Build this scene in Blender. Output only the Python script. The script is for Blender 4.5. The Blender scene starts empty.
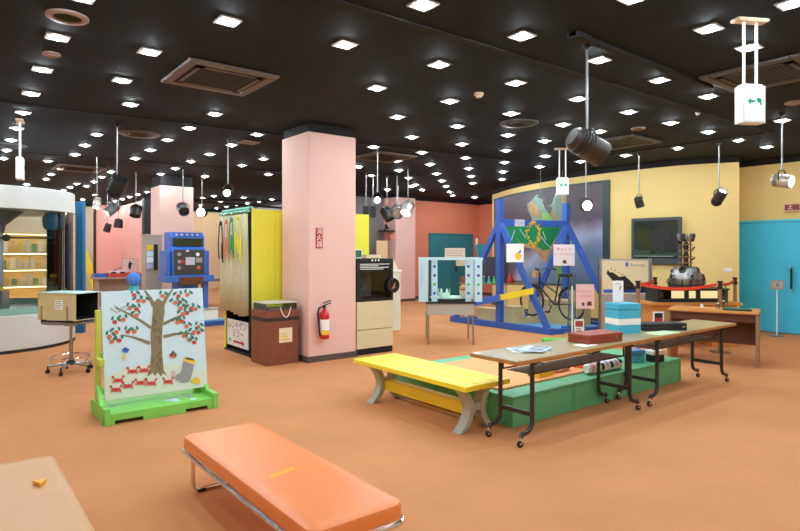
import bpy, bmesh, math, random
from mathutils import Vector, Matrix
random.seed(7)
S = bpy.context.scene
C = S.collection
PI = math.pi

# ------------------------------------------------------------------ camera calibration (room axes: X along the tables, Y along the benches)
ANG = math.radians(51.7); FPX = 582.0; EYE = 1.55; HOR = 252.0; CEIL = 3.37; WTOP = 3.25
SA, CA = math.sin(ANG), math.cos(ANG)
def D(px, py, d):
    l = (px-400)/FPX*d
    return Vector((d*CA+l*SA, d*SA-l*CA, EYE+(HOR-py)/FPX*d))
def G(px, py, z=0.0): return D(px, py, FPX*(EYE-z)/(py-HOR))
def onY(px, py, Y):
    k = (px-400)/FPX; return D(px, py, Y/(SA-k*CA))
def onX(px, py, X):
    k = (px-400)/FPX; return D(px, py, X/(CA+k*SA))
FRONT = -math.radians(90)+ANG          # yaw of a thing that faces the photographer squarely

# ------------------------------------------------------------------ materials
def lin(c):
    c = c/255.0
    return c/12.92 if c <= .04045 else ((c+.055)/1.055)**2.4
def rgb(r, g, b): return (lin(r), lin(g), lin(b), 1)
MATS = {}
def mat(name, col, rough=.5, metal=0., var=0., scale=8., bump=0., bscale=None, spec=.5, emit=None, estr=0., stretch=None):
    if name in MATS: return MATS[name]
    m = bpy.data.materials.new(name); m.use_nodes = True; MATS[name] = m
    nt = m.node_tree; b = nt.nodes['Principled BSDF']
    c = rgb(*col)
    b.inputs['Base Color'].default_value = c
    b.inputs['Roughness'].default_value = rough
    b.inputs['Metallic'].default_value = metal
    b.inputs['Specular IOR Level'].default_value = spec
    if emit:
        b.inputs['Emission Color'].default_value = rgb(*emit); b.inputs['Emission Strength'].default_value = estr
    if var or bump:
        tc = nt.nodes.new('ShaderNodeTexCoord'); mp = nt.nodes.new('ShaderNodeMapping')
        if stretch: mp.inputs['Scale'].default_value = stretch
        nt.links.new(tc.outputs['Object'], mp.inputs['Vector'])
    if var:
        n = nt.nodes.new('ShaderNodeTexNoise'); n.inputs['Scale'].default_value = scale; n.inputs['Detail'].default_value = 6
        r = nt.nodes.new('ShaderNodeMapRange'); r.inputs['From Min'].default_value = .3; r.inputs['From Max'].default_value = .7
        r.inputs['To Min'].default_value = 1-var; r.inputs['To Max'].default_value = 1+var
        mx = nt.nodes.new('ShaderNodeVectorMath'); mx.operation = 'SCALE'; mx.inputs[0].default_value = c[:3]
        nt.links.new(mp.outputs[0], n.inputs['Vector']); nt.links.new(n.outputs['Fac'], r.inputs['Value'])
        nt.links.new(r.outputs[0], mx.inputs['Scale']); nt.links.new(mx.outputs[0], b.inputs['Base Color'])
    if bump:
        n2 = nt.nodes.new('ShaderNodeTexNoise'); n2.inputs['Scale'].default_value = bscale or scale; n2.inputs['Detail'].default_value = 3
        bp = nt.nodes.new('ShaderNodeBump'); bp.inputs['Strength'].default_value = bump; bp.inputs['Distance'].default_value = .01
        nt.links.new(mp.outputs[0], n2.inputs['Vector']); nt.links.new(n2.outputs['Fac'], bp.inputs['Height']); nt.links.new(bp.outputs[0], b.inputs['Normal'])
    return m
def glow(name, col, strength):
    if name in MATS: return MATS[name]
    m = bpy.data.materials.new(name); m.use_nodes = True; MATS[name] = m
    nt = m.node_tree; nt.nodes.clear()
    e = nt.nodes.new('ShaderNodeEmission'); e.inputs[0].default_value = rgb(*col); e.inputs[1].default_value = strength
    o = nt.nodes.new('ShaderNodeOutputMaterial'); nt.links.new(e.outputs[0], o.inputs[0]); return m
def glass(name, tint=(255, 255, 255), refl=1.0):
    if name in MATS: return MATS[name]
    m = bpy.data.materials.new(name); m.use_nodes = True; MATS[name] = m
    nt = m.node_tree; nt.nodes.clear()
    t = nt.nodes.new('ShaderNodeBsdfTransparent'); t.inputs[0].default_value = rgb(*tint)
    g = nt.nodes.new('ShaderNodeBsdfGlossy'); g.inputs['Roughness'].default_value = .03
    f = nt.nodes.new('ShaderNodeFresnel'); f.inputs[0].default_value = 1.45
    mu = nt.nodes.new('ShaderNodeMath'); mu.operation = 'MULTIPLY'; mu.inputs[1].default_value = refl
    mx = nt.nodes.new('ShaderNodeMixShader'); o = nt.nodes.new('ShaderNodeOutputMaterial')
    nt.links.new(f.outputs[0], mu.inputs[0]); nt.links.new(mu.outputs[0], mx.inputs[0])
    nt.links.new(t.outputs[0], mx.inputs[1]); nt.links.new(g.outputs[0], mx.inputs[2]); nt.links.new(mx.outputs[0], o.inputs[0])
    return m

M = dict(
 floor=mat('carpet', (214, 145, 97), .95, 0, .07, 1.3, .5, 350, .1),
 ceil=mat('ceiling_black', (23, 29, 35), .8, 0, .08, 1.5, 0, None, .25),
 black=mat('black_paint', (28, 27, 27), .55),
 matte=mat('matt_black', (22, 21, 21), .85),
 pink=mat('pink_paint', (240, 196, 184), .75, 0, .015, 3),
 pinkdeep=mat('pink_alcove_paint', (240, 178, 165), .75, 0, .015, 3),
 red=mat('salmon_paint', (234, 142, 110), .75, 0, .02, 3),
 yellow=mat('yellow_wall_paint', (244, 213, 138), .75, 0, .02, 2),
 beige=mat('beige_wall_paint', (222, 200, 165), .8, 0, .02, 2),
 grey=mat('grey_wall_paint', (128, 123, 126), .8, 0, .02, 2),
 base=mat('baseboard_vinyl', (92, 76, 70), .6),
 teal=mat('teal_door_paint', (70, 202, 236), .5, 0, .02, 2),
 tealdark=mat('dark_teal_paint', (44, 140, 150), .5, 0, .02, 2),
 steel=mat('steel', (170, 170, 168), .3, 1),
 chrome=mat('chrome', (225, 225, 228), .12, 1),
 darkmetal=mat('dark_metal', (62, 60, 56), .45, .6),
 rod=mat('rod_grey', (150, 148, 145), .35, .8),
 can=mat('lamp_can_bronze', (66, 60, 56), .35, .5),
 cangrey=mat('lamp_can_grey', (120, 122, 122), .4, .5),
 canlight=mat('lamp_can_silver', (190, 180, 165), .35, .6),
 white=mat('white_plastic', (238, 238, 234), .4),
 offwhite=mat('cream_plastic', (226, 205, 180), .5),
 paper=mat('paper', (246, 245, 240), .7),
 ovinyl=mat('orange_vinyl', (240, 136, 68), .34, 0, .02, 3, .06, 60),
 bvinyl=mat('beige_vinyl', (204, 146, 88), .4, 0, .03, 4, .06, 60),
 tape=mat('yellow_tape', (248, 170, 40), .5),
 ybench=mat('yellow_bench_paint', (250, 226, 48), .45, 0, .05, 6, .08, 40, .5, None, 0, (8, 1, 1)),
 yrail=mat('yellow_rail_paint', (244, 214, 44), .5, 0, .05, 6),
 concrete=mat('grey_concrete', (178, 176, 160), .85, 0, .07, 20, .2, 80),
 green=mat('green_box_paint', (96, 182, 128), .5, 0, .04, 4),
 orange=mat('orange_foam', (246, 172, 112), .85, 0, .03, 10),
 tabletop=mat('table_laminate', (168, 150, 106), .28, 0, .05, 4),
 tableedge=mat('table_edge_wood', (178, 120, 62), .45, 0, .08, 20),
 legblack=mat('table_leg_steel', (58, 54, 50), .4, .3),
 rubber=mat('black_rubber', (26, 25, 25), .7),
 lime=mat('lime_green_paint', (132, 214, 92), .5, 0, .05, 5),
 limeyellow=mat('yellow_green_paint', (196, 212, 76), .5, 0, .05, 5),
 brown=mat('brown_wood', (132, 74, 48), .5, 0, .1, 12, 0, None, .5, None, 0, (1, 1, .15)),
 redbrown=mat('red_brown_wood', (150, 62, 40), .5, 0, .08, 14),
 wood=mat('desk_orange_wood', (212, 138, 66), .4, 0, .08, 8, 0, None, .5, None, 0, (1, 1, .2)),
 woodpanel=mat('desk_side_wood', (188, 98, 48), .45, 0, .06, 8),
 darkwood=mat('dark_brown_panel', (104, 54, 32), .5, 0, .05, 8),
 plywood=mat('plywood', (220, 192, 138), .6, 0, .06, 7, 0, None, .5, None, 0, (1, 6, 1)),
 blue=mat('blue_frame_paint', (46, 92, 180), .42, 0, .04, 5),
 arcade=mat('blue_machine_paint', (54, 108, 200), .4, 0, .02, 5),
 lightblue=mat('light_blue_mat', (110, 180, 214), .6, 0, .06, 3),
 cyan=mat('cyan_card', (66, 182, 216), .5, 0, .02, 5),
 booth=mat('booth_yellow_paint', (246, 240, 68), .5, 0, .02, 3),
 curtain=mat('khaki_curtain', (214, 208, 174), .85, 0, .04, 20),
 darkgrey=mat('dark_grey_panel', (74, 70, 72), .5),
 metalgrey=mat('grey_panel_metal', (176, 172, 170), .45, .2),
 beigebox=mat('beige_box_enamel', (214, 200, 150), .4, 0, .02, 6),
 redbelt=mat('red_belt', (226, 62, 36), .6),
 extred=mat('extinguisher_red', (206, 30, 32), .3),
 signred=mat('sign_red', (190, 40, 42), .5),
 screen=mat('tv_glass', (36, 46, 42), .08, 0, .25, 2),
 glass=glass('clear_glass', (236, 242, 242), 1.0),
 acrylic=glass('clear_acrylic', (238, 247, 245), 1.6),
 lamp=glow('downlight_white', (232, 246, 255), 165),
 warm=glow('spot_warm', (255, 236, 205), 22),
 coolspot=glow('spot_white', (255, 250, 240), 9),
 exitface=glow('exit_face_white', (236, 250, 246), .55),
 exitgreen=glow('exit_green', (40, 190, 150), .4),
)
for k, c in dict(p_red=(206, 58, 48), p_orange=(216, 106, 62), p_green=(48, 118, 92), p_blue=(52, 104, 190), p_yellow=(240, 200, 50), p_sky=(206, 230, 238),
                 p_sand=(216, 226, 208), p_trunk=(132, 118, 84), p_trunkdark=(92, 84, 62), p_grey=(150, 150, 152), p_pink=(236, 168, 178), p_navy=(44, 50, 90), p_brown=(96, 54, 38),
                 p_black=(30, 30, 32), p_white=(245, 245, 242), p_purple=(92, 64, 160), p_teal=(60, 176, 180), p_lilac=(196, 190, 222), p_lgreen=(96, 202, 84)).items():
    M[k] = mat('paint_'+k[2:], c, .55)

# ------------------------------------------------------------------ mesh builder
class MB:
    def __init__(s): s.v = []; s.f = []; s.m = []; s.sm = []
    def add(s, vs, fs, m=0, smooth=False):
        b = len(s.v); s.v += [Vector(p) for p in vs]
        for f in fs: s.f.append([b+i for i in f]); s.m.append(m); s.sm.append(smooth)
        return s
    def box(s, x0, x1, y0, y1, z0, z1, m=0, R=None):
        vs = [Vector((x, y, z)) for z in (z0, z1) for y in (y0, y1) for x in (x0, x1)]
        if R is not None: vs = [R @ v for v in vs]
        return s.add(vs, [(0, 2, 3, 1), (4, 5, 7, 6), (0, 1, 5, 4), (1, 3, 7, 5), (3, 2, 6, 7), (2, 0, 4, 6)], m)
    def bar(s, a, b, w, h, m=0, up=(0, 0, 1)):           # rectangular bar from a to b
        a = Vector(a); b = Vector(b); t = (b-a).normalized(); u = Vector(up)
        r = t.cross(u)
        if r.length < 1e-4: r = t.cross(Vector((1, 0, 0)))
        r.normalize(); u = r.cross(t)
        vs = []
        for p in (a, b):
            for (i, j) in ((-1, -1), (1, -1), (1, 1), (-1, 1)): vs.append(p+r*(i*w/2)+u*(j*h/2))
        return s.add(vs, [(0, 1, 2, 3), (7, 6, 5, 4), (0, 4, 5, 1), (1, 5, 6, 2), (2, 6, 7, 3), (3, 7, 4, 0)], m)
    def tube(s, pts, r, n=8, m=0, closed=False):
        pts = [Vector(p) for p in pts]; k = len(pts); vs = []; fs = []
        u = None
        for i, p in enumerate(pts):
            if closed: t = pts[(i+1) % k]-pts[i-1]
            else: t = pts[min(i+1, k-1)]-pts[max(i-1, 0)]
            t.normalize()
            if u is None:
                u = t.cross(Vector((0, 0, 1)))
                if u.length < 1e-3: u = t.cross(Vector((1, 0, 0)))
            u = (u-t*u.dot(t)).normalized(); w = t.cross(u)
            rr = r[i] if isinstance(r, (list, tuple)) else r
            for j in range(n):
                a = 2*PI*j/n; vs.append(p+u*(math.cos(a)*rr)+w*(math.sin(a)*rr))
        for i in range(k if closed else k-1):
            for j in range(n):
                a = i*n+j; b = i*n+(j+1) % n; c = ((i+1) % k)*n+(j+1) % n; d = ((i+1) % k)*n+j
                fs.append((a, b, c, d))
        s.add(vs, fs, m, True)
        if not closed:
            b0 = len(s.v)-len(vs)
            s.f.append([b0+j for j in range(n)][::-1]); s.m.append(m); s.sm.append(False)
            s.f.append([b0+(k-1)*n+j for j in range(n)]); s.m.append(m); s.sm.append(False)
        return s
    def lathe(s, prof, o=(0, 0, 0), axis=(0, 0, 1), n=24, m=0, smooth=True, a0=0, a1=2*PI):
        o = Vector(o); ax = Vector(axis).normalized()
        u = ax.cross(Vector((0, 0, 1)))
        if u.length < 1e-3: u = Vector((1, 0, 0))
        u.normalize(); w = ax.cross(u); vs = []; fs = []
        full = abs(a1-a0-2*PI) < 1e-6; k = n if full else n+1
        for (r, z) in prof:
            for j in range(k):
                a = a0+(a1-a0)*j/n; vs.append(o+ax*z+u*(math.cos(a)*r)+w*(math.sin(a)*r))
        for i in range(len(prof)-1):
            for j in range(n):
                j2 = (j+1) % k
                fs.append((i*k+j, i*k+j2, (i+1)*k+j2, (i+1)*k+j))
        return s.add(vs, fs, m, smooth)
    def ball(s, c, r, m=0, n=16):
        if not isinstance(r, (tuple, list)): r = (r, r, r)
        c = Vector(c); h = n//2; vs = []; fs = []
        for i in range(h+1):
            t = PI*i/h
            for j in range(n):
                a = 2*PI*j/n; vs.append(c+Vector((r[0]*math.sin(t)*math.cos(a), r[1]*math.sin(t)*math.sin(a), r[2]*math.cos(t))))
        for i in range(h):
            for j in range(n):
                fs.append((i*n+j, (i+1)*n+j, (i+1)*n+(j+1) % n, i*n+(j+1) % n))
        return s.add(vs, fs, m, True)
    def prism(s, poly, o, r, u, t, m=0):                 # polygon in the (r,u) plane at o, thickness t against r x u
        o = Vector(o); r = Vector(r); u = Vector(u); n = r.cross(u).normalized()
        k = len(poly)
        ar = sum(poly[i][0]*poly[(i+1) % k][1]-poly[(i+1) % k][0]*poly[i][1] for i in range(k))
        if ar < 0: poly = poly[::-1]
        f = [o+r*x+u*y for x, y in poly]; b = [p-n*t for p in f]
        return s.add(f+b, [tuple(range(k)), tuple(range(2*k-1, k-1, -1))]+[(i, i+k, (i+1) % k+k, (i+1) % k) for i in range(k)], m)
    def text(s, st, size, o, r, u, m=0, lift=.002, align='CENTER'):
        cu = bpy.data.curves.new('lettering', 'FONT'); cu.body = st; cu.size = size; cu.align_x = align; cu.align_y = 'CENTER'; cu.resolution_u = 2
        ob = bpy.data.objects.new('lettering', cu); C.objects.link(ob)
        dg = bpy.context.evaluated_depsgraph_get(); me = bpy.data.meshes.new_from_object(ob.evaluated_get(dg))
        o = Vector(o); r = Vector(r); u = Vector(u); n = r.cross(u).normalized()
        s.add([o+r*v.co.x+u*v.co.y+n*lift for v in me.vertices], [tuple(p.vertices) for p in me.polygons], m)
        bpy.data.objects.remove(ob); bpy.data.curves.remove(cu); bpy.data.meshes.remove(me)
        return s
    def build(s, name, mats, parent=None, bevel=0., sub=0):
        me = bpy.data.meshes.new(name)
        me.from_pydata([tuple(v) for v in s.v], [], s.f)
        if not isinstance(mats, (list, tuple)): mats = [mats]
        for mm in mats: me.materials.append(mm)
        for p, mi, q in zip(me.polygons, s.m, s.sm): p.material_index = mi; p.use_smooth = q
        me.update(); me.set_sharp_from_angle(angle=.62)
        o = bpy.data.objects.new(name, me); C.objects.link(o)
        if parent is not None: o.parent = parent
        if bevel:
            b = o.modifiers.new('soft_edge', 'BEVEL'); b.width = bevel; b.segments = 2; b.limit_method = 'ANGLE'; b.angle_limit = .7
        return o

def tag(o, label, cat, group=None, kind=None):
    o['label'] = label; o['category'] = cat
    if group: o['group'] = group
    if kind: o['kind'] = kind
    return o
def thing(name, label, cat, loc=(0, 0, 0), rz=0., group=None):
    o = bpy.data.objects.new(name, None); C.objects.link(o); o.empty_display_size = .1
    o.location = loc; o.rotation_euler = (0, 0, rz)
    return tag(o, label, cat, group)
def struct(name, mb, mats, bevel=0.):
    o = mb.build(name, mats, None, bevel); o['kind'] = 'structure'; return o
def dup(root, loc=None, rz=None, label=None, group=None):
    r = root.copy(); C.objects.link(r)
    if loc is not None: r.location = loc
    if rz is not None: r.rotation_euler = (0, 0, rz)
    if label: r['label'] = label
    if group: r['group'] = group
    for ch in list(root.children):
        c = ch.copy(); C.objects.link(c); c.parent = r
        for g in list(ch.children):
            d = g.copy(); C.objects.link(d); d.parent = c
    return r
X, Y, Z = Vector((1, 0, 0)), Vector((0, 1, 0)), Vector((0, 0, 1))
def arc(c, r, a0, a1, n, ax=X, ay=Z):
    c = Vector(c); return [c+ax*(r*math.cos(a0+(a1-a0)*i/n))+ay*(r*math.sin(a0+(a1-a0)*i/n)) for i in range(n+1)]

# ================================================================== THE SETTING
XL, YN, YF, XR, XA, YB = -3.0, -4.0, 24.4, 12.65, 15.3, 14.75
struct('floor', MB().box(XL, XA+.2, YN, YF+.2, -.1, 0), M['floor'])
struct('ceiling', MB().box(XL, XA+.2, YN, YF+.2, CEIL, CEIL+.1), M['ceil'])
def wall(name, x0, x1, y0, y1, m): return struct(name, MB().box(x0, x1, y0, y1, 0, WTOP), m)
wall('wall_back', 11.0, XA, YB, YB+.2, M['red'])
wall('wall_grey', 9.7, 11.0, YB, YB+.2, M['grey'])
wall('wall_inner', 9.5, 9.7, YB, YF, M['grey'])
wall('wall_alcove', XA, XA+.2, 10.9, YB+.2, M['red'])
wall('wall_far', XL, 9.6, YF, YF+.2, M['beige'])
wall('wall_left', XL-.2, XL, YN, YF+.2, M['beige'])
wall('wall_near', XL, XR+.2, YN-.2, YN, M['beige'])
wall('wall_right', XR, XR+.2, YN, 11.0, M['yellow'])
wall('wall_alcove_end', XR+.2, XA, 10.9, 11.0, M['red'])
peach = mat('peach_wall_paint', (244, 205, 158), .8, 0, .02, 2)
struct('wall_peach', MB().box(6.2, 9.5, YF-.06, YF, 0, WTOP-.05), peach)
# curved yellow partition
PC = [(12.9, 11.9), (12.2, 10.7), (11.72, 9.6), (11.42, 8.5), (11.3, 7.5), (11.29, 6.5), (11.42, 5.5), (11.85, 4.66)]
def smoothline(pts, n=6):
    out = []
    P = [Vector((p[0], p[1], 0)) for p in pts]; P = [P[0]*2-P[1]]+P+[P[-1]*2-P[-2]]
    for i in range(1, len(P)-2):
        for k in range(n):
            t = k/n
            out.append(.5*((2*P[i])+(P[i+1]-P[i-1])*t+(2*P[i-1]-5*P[i]+4*P[i+1]-P[i+2])*t*t+(3*P[i]-P[i-1]-3*P[i+1]+P[i+2])*t**3))
    out.append(P[-2]); return out
PS = smoothline(PC)
poly = [(p.x, p.y) for p in PS]+[(12.64, 5.05), (12.64, 9.8), (13.0, 11.95)]
struct('wall_partition', MB().prism(poly, (0, 0, WTOP), X, Y, WTOP), M['yellow'])
def part_at(y):                       # point and tangent on the partition's front
    for a, b in zip(PS, PS[1:]):
        if b.y <= y <= a.y:
            t = (a.y-y)/(a.y-b.y); return a.lerp(b, t), (b-a).normalized()
# dark bulkheads between wall tops and ceiling
mb = MB()
for b in ((11.0, XA, YB, YB+.2), (9.7, 11, YB, YB+.2), (9.5, 9.7, YB, YF), (XA, XA+.2, 10.9, YB+.2), (XL, 9.6, YF, YF+.2), (XL-.2, XL, YN, YF+.2), (XL, XR+.2, YN-.2, YN), (XR, XR+.2, YN, 11.0), (XR+.2, XA, 10.9, 11.0)):
    mb.box(*b, WTOP, CEIL)
mb.prism(poly, (0, 0, CEIL), X, Y, CEIL-WTOP)
struct('trim_1', mb, M['matte'])
mb = MB()
mb.box(11.9, XA, YB-.015, YB, 0, .1); mb.box(9.7, 10.98, YB-.015, YB, 0, .1)
mb.box(XA-.015, XA, 11.0, YB, 0, .1); mb.box(XR-.015, XR, YN, 4.6, 0, .1)
for a, b in zip(PS, PS[1:]): mb.bar(a+Z*.05, b+Z*.05, .03, .1)
struct('baseboard_back', mb, M['base'])
# square pink pillars, 7 m apart
def pillar(x, y, h=WTOP-.01, w=.8):
    o = struct('pillar', MB().box(x, x+w, y, y+w, 0, h), M['pink'], .012)
    c = MB().box(x+.02, x+w-.02, y+.02, y+w-.02, h, CEIL).build('pillar_head', M['matte'], o)
    b = MB().box(x-.012, x+w+.012, y-.012, y+w+.012, 0, .085).build('baseboard', M['base'], o)
    return o
pillar(4.03, 7.17); pillar(4.05, 14.22, 3.12, .78); pillar(11.05, 14.2, 3.25, .79)
# pink alcove far left, with its black outline and post
mb = MB(); mb.box(4.45, 5.15, 22.7, 22.8, 0, 3.22); mb.box(5.15, 5.25, 19.9, 22.8, 0, 3.22)
mb.box(4.25, 4.45, 22.7, 22.8, 0, 3.05)
struct('wall_pink', mb, M['pinkdeep'])
mb = MB(); pts = [(4.25, 22.66, 0), (4.25, 22.66, 2.85)]+[Vector((4.5, 22.66, 2.95))+Vector((-.25*math.cos(a), 0, .3*math.sin(a))) for a in (.3, .7, 1.1, 1.5)]+[(5.12, 22.66, 3.26)]
mb.tube(pts, .045, 8); mb.box(5.1, 5.3, 19.62, 19.88, 0, WTOP)
struct('trim_2', mb, M['black'])

# doors
def door(name, o, r, w, h, panels, m, handles):
    o = Vector(o); n = Vector(r).cross(Z)
    t = thing(name, 'd', 'door', o); del t['label']; del t['category']; t['kind'] = 'structure'
    fr = MB(); r = Vector(r)
    for a, b in (((-.05), 0), (w, w+.05)):
        fr.prism([(a, 0), (b, 0), (b, h+.05), (a, h+.05)], n*.06, r, Z, .06)
    fr.prism([(0, h), (w, h), (w, h+.05), (0, h+.05)], n*.06, r, Z, .06)
    fr.build('door_frame', m, t)
    pw = w/panels
    for i in range(panels):
        MB().prism([(i*pw+.006, .01), ((i+1)*pw-.006, .01), ((i+1)*pw-.006, h-.005), (i*pw+.006, h-.005)], n*.04, r, Z, .035).build('door_leaf', m, t, .004)
    for hx in handles:
        b = r*hx+n*.04
        MB().tube([b+Z*.82, b+n*.07+Z*.83, b+n*.08+Z*.87], .014, 8, 0).tube([b+Z*1.28, b+n*.07+Z*1.27, b+n*.08+Z*1.23], .014, 8, 0).tube([b+n*.08+Z*.86, b+n*.08+Z*1.24], .02, 10, 1).build('door_handle', [M['chrome'], M['rubber']], t)
    return t
door('door_1', (12.93, YB, 0), X, 1.95, 2.14, 2, M['tealdark'], [1.1])
door('door_2', (XR, 5.02, 0), -Y, 1.13, 2.12, 1, M['teal'], [1.0])
MB().box(XR-.05, XR, 3.5, 3.85, 0, 2.17).build('door_leaf', M['metalgrey'], bpy.data.objects['door_2']).matrix_parent_inverse = Matrix.Translation((-XR, -5.02, 0))

# ------------------------------------------------------------------ ceiling: downlights
LP = """57.5 36.5;42.4 69;31 93;122 79.7;130.4 103.8;228 20.5;149.4 51.2;345 44;377 87.5;423 4;439.4 64;450 100.5;522 35.4;515.7 82.3;599.5 59.4;578 98.3;659.5 79.5;708.8 28;749 47;792 3;708.4 95.7;23 112;16.6 127.7;11 139.5;6.6 149.7;3.4 158;97 134;84.8 144.8;74.6 154;47.8 160.6;58.8 168;51 174;46 179;111 171.4;102 176.5;94 181.4;86.7 185.7;215 113.4;189 127.4;167.6 139.4;150.4 149.6;135.4 158;257.6 134;231.6 144.6;209.6 153.8;191 161;175 168;161 173.6;263.6 158.6;242 165;205 176;268 174;397.6 116.4;411.8 136.7;373.4 146.5;422 152;396.5 160.5;430.3 163.8;358.7 166.3;436.6 173.3;399 170;442 180.5;408.4 177.6;415.6 184.4;422 189.4;446 186;449.7 191.6;457.4 125.7;462 143.7;465.5 157.3;468.7 168;471 176;472.8 182.8;371.6 175;511.4 113;508 134.5;506 150;504.6 162;503 171.5;502 179;563 124;544.4 140.6;545.5 155.7;539.4 166.3;580.5 161;628.8 111.5;599.6 131;671 122.4;625.6 154.8;677.7 147.6;708.3 131.4;739 139.7;766.7 146.5;782.3 120;633 -3;81 -4"""
spots = [G(*[float(v) for v in s.split()], CEIL) for s in LP.split(';')]
vis = len(spots)
for i in range(-2, 12):               # grid carries on beyond the frame; extra far-left lamps fill it for brightness
    for j in range(-3, 24):
        p = Vector((i*1.02+.8, j*1.02+.1, CEIL))
        d = p.x*CA+p.y*SA; l = p.x*SA-p.y*CA
        inside = d > .5 and abs(l/d) < .70 and (p.z-EYE)/d < .44
        if 16.5 < p.y < 24 and 1 < p.x < 9.2 and (i % 2 == 0 or j % 2 == 0): spots.append(p)  # downlights added in view at far left to brighten the far walls
        elif not inside and (p.y < 14 or p.x < 8) and (p.x < 10.5) and (i+j) % 2 == 0: spots.append(p)
spots += [Vector((x, y, CEIL)) for x, y in ((13.9, 12.4), (13.9, 13.6), (12.9, 13.6), (10.2, 13.5), (10.2, 12.4))]  # added downlights, put in to lift the dim back wall and far pillar
first = None
for p in spots:
    if first is None:
        t = thing('ceiling_downlight', 'small square white downlight set in the black ceiling', 'ceiling light', p, 0, 'white downlights in the black ceiling')
        s = .07; f = MB()
        for q in ((-s-.018, s+.018, -s-.018, -s), (-s-.018, s+.018, s, s+.018), (-s-.018, -s, -s, s), (s, s+.018, -s, s)): f.box(*q, -.012, -.0005)
        f.build('frame', M['metalgrey'], t)
        MB().box(-s, s, -s, s, -.006, -.0005).build('reflector', mat('reflector_white', (150, 155, 160), .5), t)
        MB().lathe([(.047, -.005), (.045, -.014), (.034, -.024), (.018, -.03), (.001, -.032)], n=14).build('bulb', M['lamp'], t)
        first = t
    else: dup(first, p)

# ceiling slots and tracks
mb = MB()
for a, b in (((XL, 8.75), (5.3, 8.15)), ((XL, 13.2), (9.5, 11.6)), ((2.0, 3.6), (9.87, 3.45)), ((9.87, 3.4), (9.8, 7.0)), ((5.0, 8.1), (9.0, 7.7)), ((6.2, 12.2), (9.3, 10.3))):
    mb.bar(Vector((*a, CEIL-.008)), Vector((*b, CEIL-.008)), .07, .016)
struct('trim_3', mb, M['matte'])
tr = MB().box(4.1, 6.6, 2.86, 2.92, CEIL-.035, CEIL).box(4.1, 4.3, 2.84, 2.94, CEIL-.045, CEIL)
tag(tr.build('lighting_track', M['matte']), 'black lighting track on the ceiling above the wheeled tables', 'track')
# air-conditioning cassettes
def cassette(x, y, label, m, s=.46):
    t = thing('air_conditioner_cassette', label, 'air conditioner', (x, y, CEIL), 0, 'ceiling air conditioner cassettes')
    f = MB(); z0, z1 = -.035, 0
    for q in ((-s, s, -s, -s+.1), (-s, s, s-.1, s), (-s, -s+.1, -s+.1, s-.1), (s-.1, s, -s+.1, s-.1)): f.box(*q, z0, z1)
    f.build('panel', m, t, .012)
    for k in range(4):
        R = Matrix.Rotation(k*PI/2, 3, 'Z')
        g = MB().box(-.26, .26, s-.19, s-.105, -.03, -.02, 0, R).box(-.27, .27, s-.165, s-.13, -.036, -.03, 1, R)
        g.build('outlet_slot', [M['matte'], m], t)
    g = MB().box(-.27, .27, -.27, .27, -.03, -.018)
    for k in range(12): g.box(-.26, .26, -.25+k*.045, -.24+k*.045, -.034, -.03)
    g.build('intake_grille', M['black'], t)
    return t
acm = mat('air_conditioner_grey_brown', (98, 90, 88), .5)
cassette(2.28, 5.92, 'square grey-brown ceiling cassette at upper left, the nearest air conditioner', acm)
cassette(6.6, 2.35, 'dark square ceiling cassette behind the hanging sign at upper right', mat('air_conditioner_dark', (72, 68, 66), .5))
cassette(8.8, 5.25, 'dark square ceiling cassette above the big hanging spotlight', MATS['air_conditioner_dark'])
cassette(2.35, 14.15, 'distant ceiling cassette near the round glass drum', acm)
cassette(6.62, 8.88, 'ceiling cassette just right of the near pink pillar', mat('air_conditioner_brown', (86, 74, 66), .5))
def ring(x, y, r, label, m, inner=None, name='ceiling_speaker', cat='ceiling speaker', rings=0):
    t = thing(name, label, cat, (x, y, CEIL))
    MB().lathe([(r, 0), (r, -.012), (r*.92, -.02), (r*.68, -.02), (r*.64, -.01), (r*.64, 0)], n=32).build('rim', m, t)
    c = MB().lathe([(r*.66, -.008), (0.001, -.008)], n=32)
    for k in range(rings): c.lathe([(r*(.2+.14*k), -.012), (r*(.26+.14*k), -.03), (r*(.27+.14*k), -.012)], n=32, m=1)
    c.build('grille', [inner or M['matte'], m], t)
tan = mat('tan_plastic', (150, 128, 118), .6)
ring(.77, 5.12, .15, 'tan ring ceiling speaker in the top left corner', tan)
ring(8.04, 4.54, .1, 'tan ring ceiling speaker above the big hanging spotlight', tan)
ring(2.4, 9.5, .3, 'round dark air diffuser at left with concentric rings', mat('diffuser_brown', (80, 66, 60), .5), None, 'air_diffuser', 'air diffuser', 3)
ring(6.4, 5.4, .27, 'round grey air diffuser in the middle of the ceiling', mat('diffuser_grey', (72, 70, 68), .5), None, 'air_diffuser', 'air diffuser', 3)
ring(.9, 11.86, .28, 'round grey air diffuser above the glass drum', MATS['diffuser_grey'], None, 'air_diffuser', 'air diffuser', 3)
def disc(x, y, r, h, label, m, name='smoke_detector', cat='detector'):
    t = thing(name, label, cat, (x, y, CEIL))
    MB().lathe([(r, 0), (r, -h*.5), (r*.75, -h*.6)], n=20).build('base', m, t)
    MB().lathe([(r*.7, -h*.55), (r*.62, -h), (.001, -h)], n=20).build('cap', m, t)
disc(.8, 6.17, .075, .03, 'flat tan disc on the ceiling between two downlights at left', tan, 'ceiling_plate', 'plate')
disc(4.84, 4.67, .055, .05, 'cream smoke detector in the middle of the ceiling', M['offwhite'])
disc(7.73, 3.54, .03, .04, 'small white detector on the ceiling seam at right', M['white'])
disc(8.13, 2.58, .1, .03, 'flat tan disc on the ceiling at the right edge', tan, 'ceiling_plate', 'plate')
tag(MB().box(3.87, 4.15, 8.98, 9.24, CEIL-.02, CEIL).build('ceiling_hatch', tan, None, .004), 'small square tan hatch in the ceiling left of the near pillar', 'hatch')

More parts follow.
